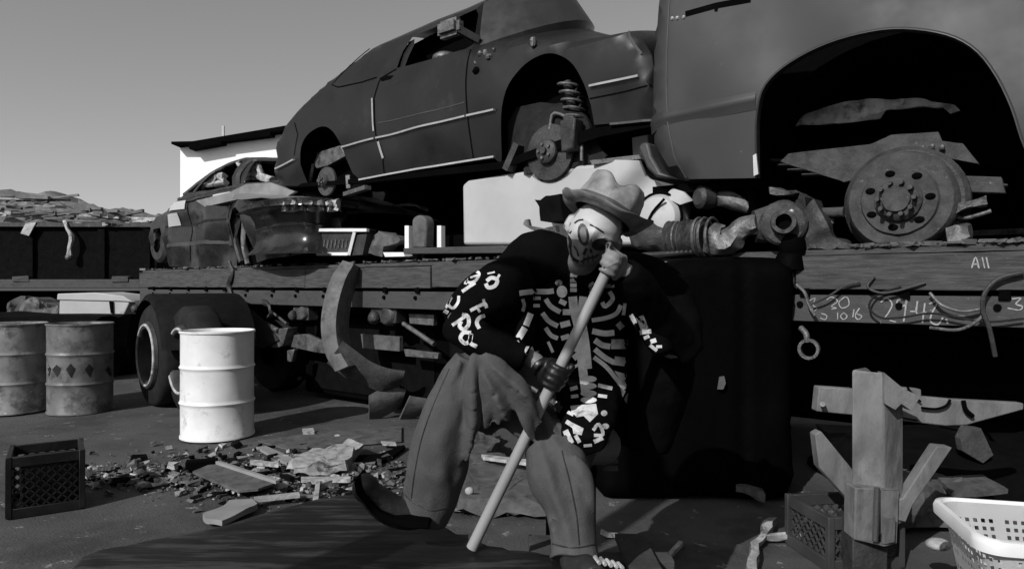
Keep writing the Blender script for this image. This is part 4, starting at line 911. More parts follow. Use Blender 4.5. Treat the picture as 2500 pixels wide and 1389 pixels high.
for pts, m, y_ in (([(1990, 1060), (2005, 1052), (2090, 1155), (2085, 1235), (2000, 1140)], 'post_steel', Yp + .1), ([(2288, 1088), (2326, 1092), (2228, 1235), (2212, 1275), (2186, 1268), (2186, 1222), (2205, 1215)], 'post_steel', Yp + .06),
                   ([(2000, 944), (2090, 950), (2090, 1014), (1994, 1004)], 'post_steel', Yp + .2)):
    bm = B(); prism(bm, [P(x, y, y_) for x, y in pts], (0, .06, 0)); obj('brace', bm, m, pr, bev=.005)
bm = B(); prism(bm, [P(x, y, Yp + .2) for x, y in ((2196, 945), (2250, 950), (2250, 968), (2330, 975), (2500, 984), (2500, 1000), (2360, 1038), (2310, 1040), (2205, 1028))], (0, .05, 0)); obj('cross_arm', bm, 'post_steel', pr, bev=.006)
bm = B(); tube(bm, [P(2008, 986, Yp + .18), P(2008, 986, Yp + .1)], .012); obj('bolt', bm, 'iron_light', pr)
for pts, r_ in (([(2215, 945), (2235, 970), (2248, 980)], .005), ([(2250, 995), (2285, 998), (2310, 990), (2320, 975)], .006), ([(2352, 978), (2358, 1000), (2375, 1016)], .011), ([(2203, 1020), (2240, 1026)], .004)):
    bm = B(); tube(bm, [P(x, y, Yp + .18) for x, y in pts], r_, seg=6, sm=3); obj('wire', bm, 'void', pr)

# laundry basket, lower right
lb = thing('laundry_basket', 'white plastic laundry basket with square holes at the lower right', 'basket', V((1.62, 2.15, .3)))
YL = 2.1
def rimpt(s_, z, k):   # rounded rectangle, s_ 0..1 around
    hx, hy, r_ = .30 * k, .22 * k, .07
    per = []; 
    for cx_, cy_, a0 in ((hx - r_, hy - r_, 0), (-hx + r_, hy - r_, 90), (-hx + r_, -hy + r_, 180), (hx - r_, -hy + r_, 270)):
        for i in range(9): a = R(a0 + i * 11.25); per.append(V((cx_ + r_ * math.cos(a), cy_ + r_ * math.sin(a), 0)))
    tot = []; L_ = 0
    for a, b in zip(per, per[1:] + per[:1]): tot.append(L_); L_ += (b - a).length
    d = (s_ % 1) * L_
    for i in range(len(per)):
        nx = tot[i + 1] if i + 1 < len(per) else L_
        if d <= nx + 1e-9: q_ = per[i].lerp(per[(i + 1) % len(per)], (d - tot[i]) / max(1e-9, nx - tot[i])); break
    q_ = rz(R(-14)) @ q_; return V((1.76, 2.22, 0)) + q_ + V((0, 0, z))
zt_ = P(0, 1262, 2.0).z - .105; n = 150
bm = B(); prof = [(.985, zt_ + .0), (1.0, zt_ + .012), (1.05, zt_ + .01), (1.07, zt_ - .005), (1.065, zt_ - .03), (1.03, zt_ - .034)]
rows = [[bm.verts.new(rimpt(i / n, z, k)) for i in range(n)] for k, z in prof]
for a, b in zip(rows, rows[1:]):
    for i in range(n): bm.faces.new((a[i], a[(i + 1) % n], b[(i + 1) % n], b[i]))
obj('rim', bm, 'white_plastic', lb, smooth=60)
bm = B(); nz_ = 26; hgt_ = .34; g_ = []
for j in range(nz_ + 1):
    z = zt_ - .0 - hgt_ * j / nz_; k = .985 - .2 * j / nz_; g_.append([bm.verts.new(rimpt(i / n, z, k)) for i in range(n)])
for j in range(nz_):
    for i in range(n):
        hole = 3 < j < 24 and (j % 2 == 0) and (i % 2 == 0) and (i // 2) % 6 != 5 and j not in (12,)
        if not hole: bm.faces.new((g_[j][i], g_[j][(i + 1) % n], g_[j + 1][(i + 1) % n], g_[j + 1][i]))
bm.faces.new(g_[-1]); bmesh.ops.solidify(bm, geom=bm.faces[:], thickness=.003)
obj('body', bm, 'white_plastic', lb, smooth=50)
bm = B(); box(bm, V((1.78, 2.25, (zt_ - .36) / 2)), (.5, .4, max(.05, zt_ - .37)), rz(R(-10)), jit=.03); single('scrap_block', 'dark box holding up the white laundry basket', 'box', bm, 'black', bev=.01)

# black padded seat back beside the man
YS = 4.06
se = thing('seat_back', 'tall black padded seat back standing against the trailer right of the man', 'seat back', V((1.1, YS, 0)))
ol = [(1545, 668), (1590, 650), (1660, 634), (1760, 626), (1870, 626), (1935, 632), (1952, 650), (1958, 720), (1950, 900), (1948, 1040), (1940, 1224), (1720, 1224), (1480, 1224), (1470, 1100), (1500, 800)]
bm = B(); uo = [(P(x, y, YS).x, P(x, y, YS).z) for x, y in sp2(ol, 3)]
def sf(x, z):
    d = min(.12, sdist((x, z), uo)); ch = .04 * math.exp(-((x - P(1815, 0, YS).x) / .015) ** 2) 
    return V((x, YS + .12 - math.sqrt(max(0, .12 ** 2 - (.12 - d) ** 2)) + ch + .02 * noise.noise(V((x * 3, z * 3, 0))), z))
sheet(bm, uo, sf, step=.045, thick=(0, .14, 0)); obj('backrest', bm, 'vinyl', se, smooth=60)
bm = B(); ball(bm, P(1934, 600, YS + .1), (.08, .06, .1)); tube(bm, [P(1928, 650, YS + .12), P(1932, 615, YS + .1)], [.1, .07]); obj('headrest', bm, 'vinyl', se)
for x in (1590, 1860):
    bm = B(); beam(bm, P(x, 700, YS + .2), P(x, 1223, YS + .24), .05, .05); obj('frame', bm, 'black', se)
bm = B(); lathe(bm, [(0, .0), (.1, .0), (.1, .5), (.105, .52), (.1, .56), (.07, .6), (0, .6)], V((.235, 2.78, 0)), seg=28); single('oil_can', 'narrow black oil can the man sits on', 'oil can', bm, 'black')
bm = B(); sheet(bm, [(1757, 920), (1768, 918), (1772, 935), (1766, 950), (1752, 950)], lambda x, y: P(x, y, YS - .04), step=5, thick=(0, .01, 0)); single('paper_scrap', 'small blurred paper scrap stuck on the black seat', 'paper', bm, 'scrap_mid')
bm = B(); sheet(bm, [(1540, 888), (1580, 890), (1612, 905), (1590, 925), (1540, 940)], lambda x, y: P(x, y, YS - .06), step=8, thick=(0, .01, 0)); single('cardboard_scrap', 'grey pointed card wedged between the man and the black seat', 'card', bm, 'scrap_mid')
for k, (y, lb_) in enumerate(((1124, 'upper of two small grey slats in the dark beside the trouser leg'), (1143, 'lower of two small grey slats in the dark beside the trouser leg'))):
    bm = B(); beam(bm, P(1474, y, 2.62), P(1508, y, 2.62), .02, .014); single('small_slat', lb_, 'slat', bm, 'scrap_mid')

# things on the ground
def flat(name, label, cat, pts, m, z=.02, th=.02, cr=.0, group=None, lift=None, sub=True):
    bm = B(); q = [G(x, y, z) for x, y in pts]
    if lift: q = [p_ + V((0, 0, l_)) for p_, l_ in zip(q, lift)]
    prism(bm, q, (0, 0, -th)); bm.normal_update()
    if cr: bmesh.ops.triangulate(bm, faces=bm.faces[:]); bmesh.ops.subdivide_edges(bm, edges=bm.edges, cuts=4); crumple(bm, cr, 9)
    return single(name, label, cat, bm, m, group, smooth=25)
flat('tray', 'flat dark tray lying in the litter in front of the white drum', 'tray', [(398, 1188) if 0 else (470, 1150), (530, 1125), (682, 1175), (630, 1192), (580, 1196)], 'scrap_mid', .06, .015)
bm = B(); beam(bm, G(530, 1128, .07), G(678, 1176, .07), .025, .02); single('tray_lip', 'thin light strip along the tray edge', 'strip', bm, 'cardboard')
bm = B(); box(bm, G(493, 1132, .06), (.2, .08, .06), rz(.35)); single('rubber_block', 'small black rubber block on the left end of the tray', 'block', bm, 'void', bev=.01)
flat('crumpled_card', 'pale crumpled card lying left of the boot in the sun', 'cardboard', [(495, 1255), (530, 1240), (560, 1218), (610, 1215), (630, 1228), (590, 1250), (545, 1268), (505, 1265)], 'cardboard', .05, .03, .012)
flat('plywood_sheet', 'grey sheet lying on the ground right of the white drum', 'sheet', [(630, 1075), (760, 1055), (980, 1040), (980, 1075), (860, 1085), (700, 1095)], 'scrap_mid', .012, .01)
flat('plank', 'light plank lying beside the pale ripped sacking', 'plank', [(625, 1090), (650, 1088), (720, 1118), (700, 1130)], 'cardboard', .03, .02)
flat('sacking', 'ripped pale sacking heaped behind the boot', 'sack', [(705, 1120), (740, 1100), (800, 1085), (850, 1075), (878, 1082), (860, 1110), (850, 1130), (780, 1134), (720, 1136)], 'scrap_light', .09, .07, .05)
flat('oil_pan', 'black curved strip of rubber lying right of the sacking', 'rubber strip', [(845, 1135), (860, 1112), (930, 1106), (985, 1085), (990, 1090), (960, 1112), (920, 1128)], 'void', .02, .02)
flat('paper', 'white slip of paper between the sacking and the trouser leg', 'paper', [(930, 1076), (965, 1078), (968, 1085), (935, 1084)], 'scrap_light', .03, .01)
flat('paper', 'white scrap of paper at the edge of the shade under the trailer', 'paper', [(738, 1046), (765, 1044), (768, 1054), (740, 1055)], 'scrap_light', .03, .02)
for pts, lb_ in (([(735, 1163), (855, 1162), (856, 1170), (735, 1170)], 'long pale stick lying level behind the boot'), ([(772, 1172), (782, 1172), (776, 1226), (762, 1226)], 'pale stick lying end on towards the viewer'), ([(620, 1212), (730, 1200), (732, 1206), (622, 1218)], 'thin pale lath in front of the tray'),
                 ([(610, 1120), (680, 1128), (680, 1134), (612, 1127)], 'short pale lath just behind the tray')):
    flat('stick', lb_, 'stick', pts, 'scrap_light', .05, .02, group='sticks in the litter')
flat('foil', 'crumpled grey cloth lying under the raised trouser leg', 'cloth', [(1140, 1150), (1150, 1110), (1172, 1050), (1195, 1040), (1210, 1060), (1225, 1080), (1180, 1105), (1250, 1120), (1330, 1150), (1335, 1225), (1200, 1215), (1110, 1215)], 'scrap_mid', .1, .08, .05)
bm = B(); ball(bm, G(1146, 1198, .12) , (.025, .02, .022)); single('ball', 'small white ball on the grey cloth between the legs', 'ball', bm, 'scrap_light')
flat('lath', 'white lath lying on the cloth between the legs', 'lath', [(1175, 1108), (1300, 1122), (1298, 1130), (1180, 1115)], 'scrap_light', .15, .02)
flat('bent_wing', 'dark bent wing panel lying in the shade right of the black seat', 'panel', [(1690, 1125), (1740, 1118), (1800, 1125), (1850, 1165), (1862, 1200), (1800, 1185), (1740, 1145)], 'scrap_mid', .1, .05, .03)
bm = B(); box(bm, G(1895, 1225, .0) + V((0, .2, .1)), (.17, .2, .2), rz(.3)); single('tin_box', 'small dark tin box at the end of the bent wing', 'box', bm, 'iron', bev=.01)
flat('stick', 'grey stick lying in the shade at the lower right', 'stick', [(1605, 1375), (1620, 1372), (1668, 1322), (1658, 1318)], 'scrap_light', .02, .02, group='sticks in the litter')
flat('twig', 'curled pale twig on the sunlit patch beside the trouser leg', 'twig', [(1468, 1290), (1485, 1298), (1508, 1300), (1508, 1305), (1482, 1304), (1466, 1296)], 'scrap_light', .02, .015)
bm = B(); tube(bm, [G(x, y, .03) for x, y in ((1855, 1312), (1900, 1308), (1965, 1310))], .018, wob=.5, sm=3); crumple(bm, .006, 20); single('white_rope', 'short white rope end lying left of the steel prop', 'rope', bm, 'scrap_light')
flat('rag', 'pale rag lying end on left of the white rope', 'rag', [(1822, 1389), (1832, 1320), (1855, 1300), (1870, 1262), (1892, 1262), (1890, 1285), (1850, 1320), (1845, 1389)], 'scrap_light', .05, .03, .02)
flat('sheet_metal', 'ribbed dark sheet behind the laundry basket', 'sheet', [(2290, 1165), (2400, 1158), (2460, 1195), (2330, 1205)], 'scrap_mid', .25, .02, .01)
bm = B(); prism(bm, [P(x, y, 3.9) for x, y in ((2345, 1070), (2360, 1040), (2395, 1045), (2425, 1110), (2400, 1130), (2350, 1100))], (0, .05, 0)); single('hanging_plate', 'grey plate hanging in the dark behind the right brace', 'plate', bm, 'rust')
bm = B(); beam(bm, P(2240, 1242, 3.5), P(2300, 1240, 3.5), .02, .02); single('short_rod', 'short grey rod lying behind the right brace', 'rod', bm, 'scrap_mid')
bm = B(); ball(bm, P(2290, 1328, 2.9), (.05, .04, .025)); single('loose_lid', 'white oval lid lying between the prop and the laundry basket', 'loose_lid', bm, 'scrap_light')  # a loose white lid
bm = B(); box(bm, G(2290, 1330) + V((.0, .35, .12)), (.5, .4, .24), rz(.2), jit=.05); bmesh.ops.subdivide_edges(bm, edges=bm.edges, cuts=4, use_grid_fill=True); crumple(bm, .06, 7); single('scrap_heap', 'low heap of grey scrap between the prop and the laundry basket', 'scrap heap', bm, 'scrap_mid', smooth=15)
bm = B(); box(bm, V((2.9, 4.3, .15)), (1.6, 1.0, .3), jit=.1); bmesh.ops.subdivide_edges(bm, edges=bm.edges, cuts=6, use_grid_fill=True); crumple(bm, .1, 4); single('scrap_heap', 'dark heap of tangled scrap behind the prop at the right edge', 'scrap heap', bm, 'black', smooth=15)
# litter nobody could count
bm = B()
for _ in range(5200):
    r_ = random.random()
    if r_ < .62: x = random.gauss(720, 190); y = random.gauss(1165 + (x - 700) * .03, 30)
    elif r_ < .8: x = random.gauss(330, 110); y = random.gauss(1165, 14)
    else: x = random.uniform(1080, 1340); y = random.gauss(1195, 30)
    if x < 200 or x > 1345 or y < 1060 or y > 1262: continue
    s_ = (abs(random.gauss(.01, .014)) + .006) if random.random() < .3 else random.uniform(.003, .009); c = G(x, y, .0) + V((0, 0, s_ * .4))
    box(bm, c, (s_ * random.uniform(.8, 3), s_ * random.uniform(.5, 1.3), s_ * random.uniform(.3, .9)), rz(random.uniform(0, 6)) @ Matrix.Rotation(random.uniform(-.6, .6), 3, 'X'), jit=s_ * .3)
for i, f_ in enumerate(bm.faces): f_.material_index = 0
o = obj('litter', bm, ['scrap_light', 'scrap_mid', 'black', 'cardboard'], smooth=0); tag(o, 'strewn chips and shards of scrap on the yard floor', 'litter', kind='stuff')
for p_ in o.data.polygons: p_.material_index = (0, 1, 2, 1, 3, 2, 1)[(p_.index // 6 * 7919) % 7]

# dark bonnet panel in the foreground, on a pallet
hz = .42
hd = thing('car_bonnet', 'dark streaked car bonnet laid flat as a platform in the foreground', 'car bonnet', V((-.2, 2.2, 0)))
hp = sp2([(134, 1400), (150, 1378), (180, 1350), (225, 1328), (320, 1313), (400, 1298), (470, 1287), (560, 1264), (750, 1212), (900, 1196), (1040, 1235), (1180, 1308), (1326, 1336), (1600, 1389)], 4)
uo = [(G(x, y, hz).x, G(x, y, hz).y) for x, y in hp] + [(.5, 1.3), (-.9, 1.25), (-1.45, 1.6)]
def hf(x, y):
    d = min(.07, sdist((x, y), uo)); return V((x, y, hz - .05 + math.sqrt(max(0, .05 ** 2 - (.05 * (1 - d / .07)) ** 2)) + .008 * noise.noise(V((x * 2, y * 6, 0))) + .012 * math.sin(max(0, min(1, (x + .9) * 3)) * math.pi) * 0))
bm = B(); sheet(bm, uo, hf, step=.045, thick=(0, 0, -.02)); obj('panel', bm, 'hood_paint', hd, smooth=50)
pl_ = thing('pallet', 'timber pallet stack under the dark bonnet', 'pallet', V((-.2, 2.1, 0)))
for k in range(3):
    for i in range(5): bm = B(); box(bm, V((-.85 + i * .32, 2.05, .1 + k * .12)), (.1, 1.0, .02), jit=.004); obj('slat', bm, 'wood', pl_)
    for y in (1.7, 2.05, 2.4): bm = B(); box(bm, V((-.2, y, .045 + k * .12)), (1.5, .08, .085)); obj('bearer', bm, 'wood', pl_)
# post and board out of view, added only to shade the man's chest
LT = V((SAZ.y, -SAZ.x, 0)) * -1; SB = V((-1.49, -.2, 0))
gp = thing('shade_board', 'unseen post with a board added behind the viewer to shade the man', 'shade board', SB - LT * .5)
bm = B(); tube(bm, [SB - LT * .5, SB - LT * .5 + V((0, 0, 3.4))], .09, seg=14); obj('post', bm, 'wood', gp)
bm = B(); beam(bm, SB - LT * .5 + V((0, 0, 3.28)), SB + LT * .15 + V((0, 0, 3.28)), .05, .05); obj('arm', bm, 'wood', gp)
bm = B(); beam(bm, SB - LT * .04 + V((0, 0, 2.93)), SB - LT * .04 + V((0, 0, 3.26)), .03, .27, up=LT); obj('board', bm, 'wood', gp)
# corrugated screens added out of view to cut the sky light
for k, (a_, b_, lb_) in enumerate(((V((-16, -9, 0)), V((14, -9, 0)), 'dark corrugated screen added behind the viewer to cut sky light'), (V((9, -9, 0)), V((9.5, 3, 0)), 'dark corrugated screen added along the right side to cut sky light'))):
    bm = B(); n_ = int((b_ - a_).length / .1); q_ = (b_ - a_).normalized(); pn = V((-q_.y, q_.x, 0)); hgt_ = 4.6 if k == 0 else 6
    cs = [a_.lerp(b_, i / n_) + pn * .03 * math.sin(i * 1.57) for i in range(n_ + 1)]; lo = [bm.verts.new(c) for c in cs]; hi = [bm.verts.new(c + V((0, 0, hgt_))) for c in cs]
    for i in range(n_): bm.faces.new((lo[i], lo[i + 1], hi[i + 1], hi[i]))
    bmesh.ops.solidify(bm, geom=bm.faces[:], thickness=.01); single('sky_screen', lb_, 'sky_screen', bm, 'sky_screen')
# ------------------------------------------------ the seated man
YH = 2.3
M_('print_shaded', .62, .85, var=.3, sc_=25, bump=.2)  # shaded copy of the white bone print, for the bones in shade
man = thing('person', 'man in skull face paint, battered hat and skeleton print top gripping a long pole', 'person', V((.1, 2.35, .44)))
hup = V((.457, -.12, .88)).normalized(); hfw = V((-.12, -.98, -.1)); hfw = (hfw - hup * hfw.dot(hup)).normalized(); hrt = hfw.cross(hup).normalized()
HR = Matrix((hrt, -hfw, hup)).transposed()      # local x right, y back, z up
HC = P(1449, 570, 2.27)
def hl(x, y, z): return HC + HR @ V((x * 1.14, y * 1.05, z * 1.0))
hm = B(); nlat, nlon = 60, 84; rows = []
for i in range(nlat + 1):
    th = math.pi * i / nlat; row = []
    for k in range(nlon if 0 < i < nlat else 1):
        a = 2 * math.pi * k / nlon; sx, sy, sz = math.sin(th) * math.cos(a), -math.sin(th) * math.sin(a), math.cos(th)
        x, y, z = .076 * sx, .094 * sy, .118 * sz; fr_ = max(0, -sy)
        if z < 0: t_ = -z / .118; x *= 1 - .34 * t_ ** 1.5; y = y * (1 - .12 * t_) - .012 * t_ * fr_
        if fr_ > 0:
            g_ = lambda cx_, cz_, wx, wz: math.exp(-((x - cx_) / wx) ** 2 - ((z - cz_) / wz) ** 2)
            y -= .024 * g_(0, -.024, .011, .017) * fr_ + .012 * g_(0, -.002, .009, .02)      # nose
            y += .012 * (g_(.031, .008, .017, .013) + g_(-.031, .008, .017, .013))             # sockets
            y -= .006 * (g_(.031, .008, .011, .008) + g_(-.031, .008, .011, .008))             # lids
            y -= .006 * (g_(.03, .026, .02, .007) + g_(-.03, .026, .02, .007))                 # brow
            y -= .008 * g_(0, -.056, .022, .005) + .007 * g_(0, -.068, .018, .006)             # lips
            y += .007 * g_(0, -.062, .024, .0025); y -= .012 * g_(0, -.1, .02, .014)           # mouth, chin
            y -= .006 * (g_(.045, -.025, .016, .016) + g_(-.045, -.025, .016, .016))           # cheeks
        row.append(hm.verts.new(hl(x, y, z)))
    rows.append(row)
for a, b in zip(rows, rows[1:]):
    for k in range(nlon):
        k2 = (k + 1) % nlon
        if len(a) == 1: hm.faces.new((a[0], b[k], b[k2]))
        elif len(b) == 1: hm.faces.new((a[k], b[0], a[k2]))
        else: hm.faces.new((a[k], b[k], b[k2], a[k2]))
for s_ in (-1, 1): ball(hm, hl(s_ * .079, .012, -.005), (.012, .022, .032), HR)
# pole
pa, pb_ = P(1496, 632, 2.14), G(1152, 1337, .43); pax = (pb_ - pa).normalized()
bm = B(); tube(bm, [pa - pax * .02, pa.lerp(pb_, .45), pb_], [.0165, .0175, .0185], seg=20)
single('pole', 'long grey wooden pole slanting across the man from mouth to bonnet', 'pole', bm, 'pole', smooth=60)
# skeleton joints
neck = HC - hup * .1 + V((.02, .1, 0)); chest = P(1420, 760, 2.5); belly = P(1425, 950, 2.58); hip = P(1440, 1085, 2.62)
shR, shL = P(1285, 672, 2.52), P(1565, 690, 2.52)
elR = P(1120, 778, 2.3); wrR = P(1310, 885, 2.2)
elL = P(1640, 850, 2.4); 
gL = pa + pax * .015; gR = pa.lerp(pb_, .40)
def grip(bm, c, side, palm_dir, scale=1.0, fat=0.0, hand_up=-1):
    """five fingers closed round the pole; palm_dir points from pole to the palm"""
    pd = (palm_dir - pax * palm_dir.dot(pax)).normalized(); qd = pax.cross(pd).normalized() * side
    rp = .0185
    for i, (ln, rr) in enumerate(((250, .0092), (265, .0096), (255, .0092), (225, .008))):
        o = c + pax * (i - 1.5) * .0205; pts = []; rad = []
        for k in range(10):
            a = R(-25 + (ln - 20) * k / 9); pts.append(o + (pd * math.cos(a) + qd * math.sin(a)) * (rp + rr + fat + (.012 if k == 0 else 0) + .002 * math.sin(k * 1.9))); rad.append((rr + fat) * (1.08 - .035 * k + (.1 if k in (3, 6) else 0)))
        tube(bm, pts, rad, seg=10); ball(bm, pts[-1], rad[-1], seg=8)
    ball(bm, c + pd * (rp + .018) - qd * .004, (.022 + fat, .017 + fat, .046 + fat), Matrix((qd, pd, pax)).transposed())
    o = c + pax * hand_up * .03; pts = []; rad = []
    for k in range(7):
        a = R(20 + 150 * k / 6); pts.append(o + pax * hand_up * .016 * k / 3 * .6 + (pd * math.cos(a) - qd * math.sin(a)) * (rp + .011 + fat)); rad.append((.0125 + fat) * (1.1 - .05 * k))
    tube(bm, pts, rad, seg=10); ball(bm, pts[-1], rad[-1], seg=8)
    return c + pd * (rp + .03)
body = hm
tube(body, [HC - hup * .03 + V((0, .03, 0)), neck, P(1435, 700, 2.58)], [.05, .05, .055], seg=24)
tube(body, [P(1425, 690, 2.58), chest + V((0, .07, 0)), belly + V((0, .05, 0)), hip], [.07, .11, .1, .1], seg=28, sm=3, flat=.6, upv=(0, 1, 0))
pdL = V((.75, .3, -.35)); pdR = V((-.5, .25, .3))
hL = grip(body, gL, 1, pdL); hR = grip(body, gR, -1, pdR)
tube(body, [shL, elL, P(1545, 668, 2.24), hL], [.055, .04, .03, .024], seg=14)
tube(body, [shR, elR, wrR, hR], [.055, .04, .03, .026], seg=14)
kR = P(1150, 885, 2.2); aR = P(1000, 1215, 2.28); kL = P(1335, 1085, 2.2); aL = P(1405, 1345, 2.1)
tube(body, [hip + V((-.08, 0, 0)), kR + V((0, .02, -.02)), aR], [.075, .042, .035], seg=16); tube(body, [hip + V((.05, 0, 0)), kL + V((0, .03, -.04)), aL], [.075, .042, .035], seg=16)
bo = obj('body', body, 'skin', man); remesh(bo, .0052, 3)
# trousers
tm = B()
tube(tm, [P(1425, 1075, 2.6), P(1300, 985, 2.42), P(1200, 905, 2.26), P(1152, 880, 2.2)], [.13, .115, .09, .065], seg=28, sm=4)
tube(tm, [P(1152, 876, 2.2), P(1125, 930, 2.2), P(1095, 1010, 2.2), P(1072, 1100, 2.22), P(1048, 1200, 2.25), P(1030, 1265, 2.26)], [.06, .072, .088, .1, .092, .09], seg=28, sm=4)
tube(tm, [P(1410, 1075, 2.62), P(1385, 1085, 2.4), P(1345, 1095, 2.22)], [.11, .1, .09], seg=28, sm=3)
tube(tm, [P(1340, 1080, 2.2), P(1362, 1150, 2.16), P(1392, 1240, 2.12), P(1398, 1330, 2.1), P(1400, 1368, 2.08)], [.08, .1, .085, .072, .078], seg=28, sm=4)
prism(tm, [P(x, y, 2.2) for x, y in ((1138, 890), (1180, 870), (1260, 930), (1350, 1030), (1385, 1085), (1320, 1085), (1262, 1072), (1228, 1046), (1196, 1075), (1165, 1062), (1138, 1040))], (0, .05, 0))
for pts, r0 in (([(1158, 862), (1150, 930), (1155, 1000), (1148, 1070), (1135, 1130)], .03), ([(1170, 868), (1185, 940), (1190, 1000), (1186, 1050)], .026), ([(1185, 875), (1212, 940), (1232, 985), (1240, 1030)], .026),
                ([(1180, 862), (1240, 905), (1290, 970), (1320, 1040)], .03), ([(1195, 900), (1250, 960), (1290, 1040), (1300, 1075)], .024), ([(1125, 880), (1090, 960), (1050, 1040), (1030, 1120)], .022), ([(1165, 866), (1198, 930), (1212, 990), (1216, 1040)], .02)):
    Ys = 2.1 if pts[0][0] > 1150 else 2.13; r0 *= .7
    tube(tm, [P(x, y, Ys + .012 * i) for i, (x, y) in enumerate(pts)], [.01] + [r0] * (len(pts) - 2) + [.01], seg=12, sm=4)
for pts in ([(1400, 1110), (1430, 1160), (1442, 1230), (1445, 1330)], [(1360, 1120), (1392, 1200), (1412, 1300)]):
    tube(tm, [P(x, y, 2.08) for x, y in pts], [.008] + [.02] * (len(pts) - 2) + [.008], seg=10, sm=4)
to = obj('trousers', tm, 'trousers', man); remesh(to, .0075, 3)
for v in to.data.vertices:
    q = v.co * 5; v.co += v.normal * (.016 * noise.noise(q) + .016 * abs(noise.noise(V((v.co.x * 13 + v.co.z * 4, v.co.y * 5, v.co.z * 3.5)))) + .005 * noise.noise(V((v.co.x * 30, v.co.y * 20, v.co.z * 14))) - .006)
kx, kz = P(1160, 850, 2.15).x, P(1160, 850, 2.15).z; lx, lz = P(1285, 985, 2.15).x, P(1285, 985, 2.15).z
to.data.update()
wo = wloc(to)
for v in to.data.vertices:
    if v.normal.y > -.15: continue
    q = v.co + wo; f_ = -v.normal.y
    a = math.degrees(math.atan2(q.x - kx, kz - q.z)); d = math.hypot(q.x - kx, q.z - kz)
    if d < .55 and -14 < a < 72 and q.x < lx + .14:
        am = min(1, d / .12) * min(1, (.55 - d) / .15) * min(1, (a + 14) / 8, (72 - a) / 8); v.co.y -= f_ * am * (.042 * (1 - abs(math.sin(R(a * 7.5 + 25 * noise.noise(q * 1.6))))) - .012)
    a = math.degrees(math.atan2(q.x - lx, lz - q.z)); d = math.hypot(q.x - lx, q.z - lz)
    if q.x > lx - .02 and d > .06 and -5 < a < 60 and d < .6:
        am = min(1, (d - .06) / .1) * min(1, (.6 - d) / .15); v.co.y -= f_ * am * (.02 * (1 - abs(math.sin(R(a * 9 + 50 * noise.noise(q * 3.5))))) - .006)
sm_ = to.modifiers.new('s', 'SMOOTH'); sm_.iterations = 6; sm_.factor = .5; bake(to)
bvt = bvh_of([to])
for nm_, pts in (('seam', [(1098, 900), (1062, 980), (1030, 1070), (1012, 1160), (1005, 1215)]), ('seam', [(1372, 1100), (1392, 1180), (1408, 1260), (1414, 1330)]), ('hem', [(1336, 1322), (1370, 1332), (1410, 1336), (1452, 1328)]), ('hem', [(975, 1195), (1010, 1225), (1050, 1245), (1085, 1240)])):
    bm = B(); q_ = [cast(bvt, x, y, -.001) for x, y in sp2(pts, 5)]; q_ = [p_ for p_ in q_ if p_ is not None]
    if len(q_) > 4: tube(bm, q_, .0028, seg=6); obj(nm_, bm, 'boot', to)
    else: bm.free()
# boots
bt = B(); toe = P(882, 1178, 2.2); 
tube(bt, [P(1035, 1225, 2.26), P(1015, 1250, 2.25), P(965, 1248, 2.22), P(925, 1222, 2.2), P(888, 1186, 2.18)], [.06, .062, .058, .055, .04], seg=20, sm=4, flat=.85)
ball(bt, P(892, 1190, 2.18), (.042, .045, .045)); tube(bt, [P(1040, 1200, 2.28), P(1030, 1250, 2.26)], .06, seg=20)
o = obj('boot', bt, 'boot', man); remesh(o, .006, 3)
bm = B(); a_ = [(1048, 1292), (1000, 1292), (950, 1282), (905, 1252), (868, 1205), (862, 1172), (872, 1168), (890, 1210), (925, 1250), (960, 1268), (1048, 1276)]
prism(bm, [P(x, y, 2.12) for x, y in a_], (0, .12, 0)); obj('sole', bm, 'void', man, bev=.006)
bt = B(); tube(bt, [P(1405, 1345, 2.1), P(1412, 1380, 2.06), P(1440, 1402, 1.98), P(1460, 1415, 1.92)], [.052, .05, .046, .04], seg=20, sm=3); o = obj('boot', bt, 'boot', man); remesh(o, .007, 2)
for i in range(5):
    bm = B(); tube(bm, [P(1452 + i * 14, 1358 + i * 4, 1.93), P(1464 + i * 14, 1374 + i * 3, 1.9)], .006, seg=6); obj('lace', bm, 'scrap_light', man)
# skeleton print top
tm = B()
tube(tm, [P(1430, 668, 2.47), P(1425, 690, 2.5), P(1412, 735, 2.51), P(1410, 830, 2.52), P(1428, 930, 2.46), P(1433, 1015, 2.28), P(1430, 1088, 2.13)], [.07, .12, .185, .18, .15, .095, .062], seg=40, sm=4, flat=.62, upv=(0, 1, 0))
tube(tm, [P(1540, 700, 2.48), P(1562, 740, 2.44), P(1592, 800, 2.38), P(1622, 865, 2.34)], [.07, .065, .05, .035], seg=18, sm=3)
tube(tm, [P(1290, 700, 2.48), P(1282, 800, 2.42), P(1290, 880, 2.38)], [.05, .045, .04], seg=18, sm=3)
tube(tm, [P(1400, 662, 2.44), P(1440, 672, 2.4), P(1490, 668, 2.46)], [.035, .045, .04], seg=14, sm=3)
tp = obj('skeleton_top', tm, 'coat', man); remesh(tp, .009, 5)
for v in tp.data.vertices: v.co += v.normal * (.008 * noise.noise(v.co * 9) + .006 * noise.noise(v.co * 24))
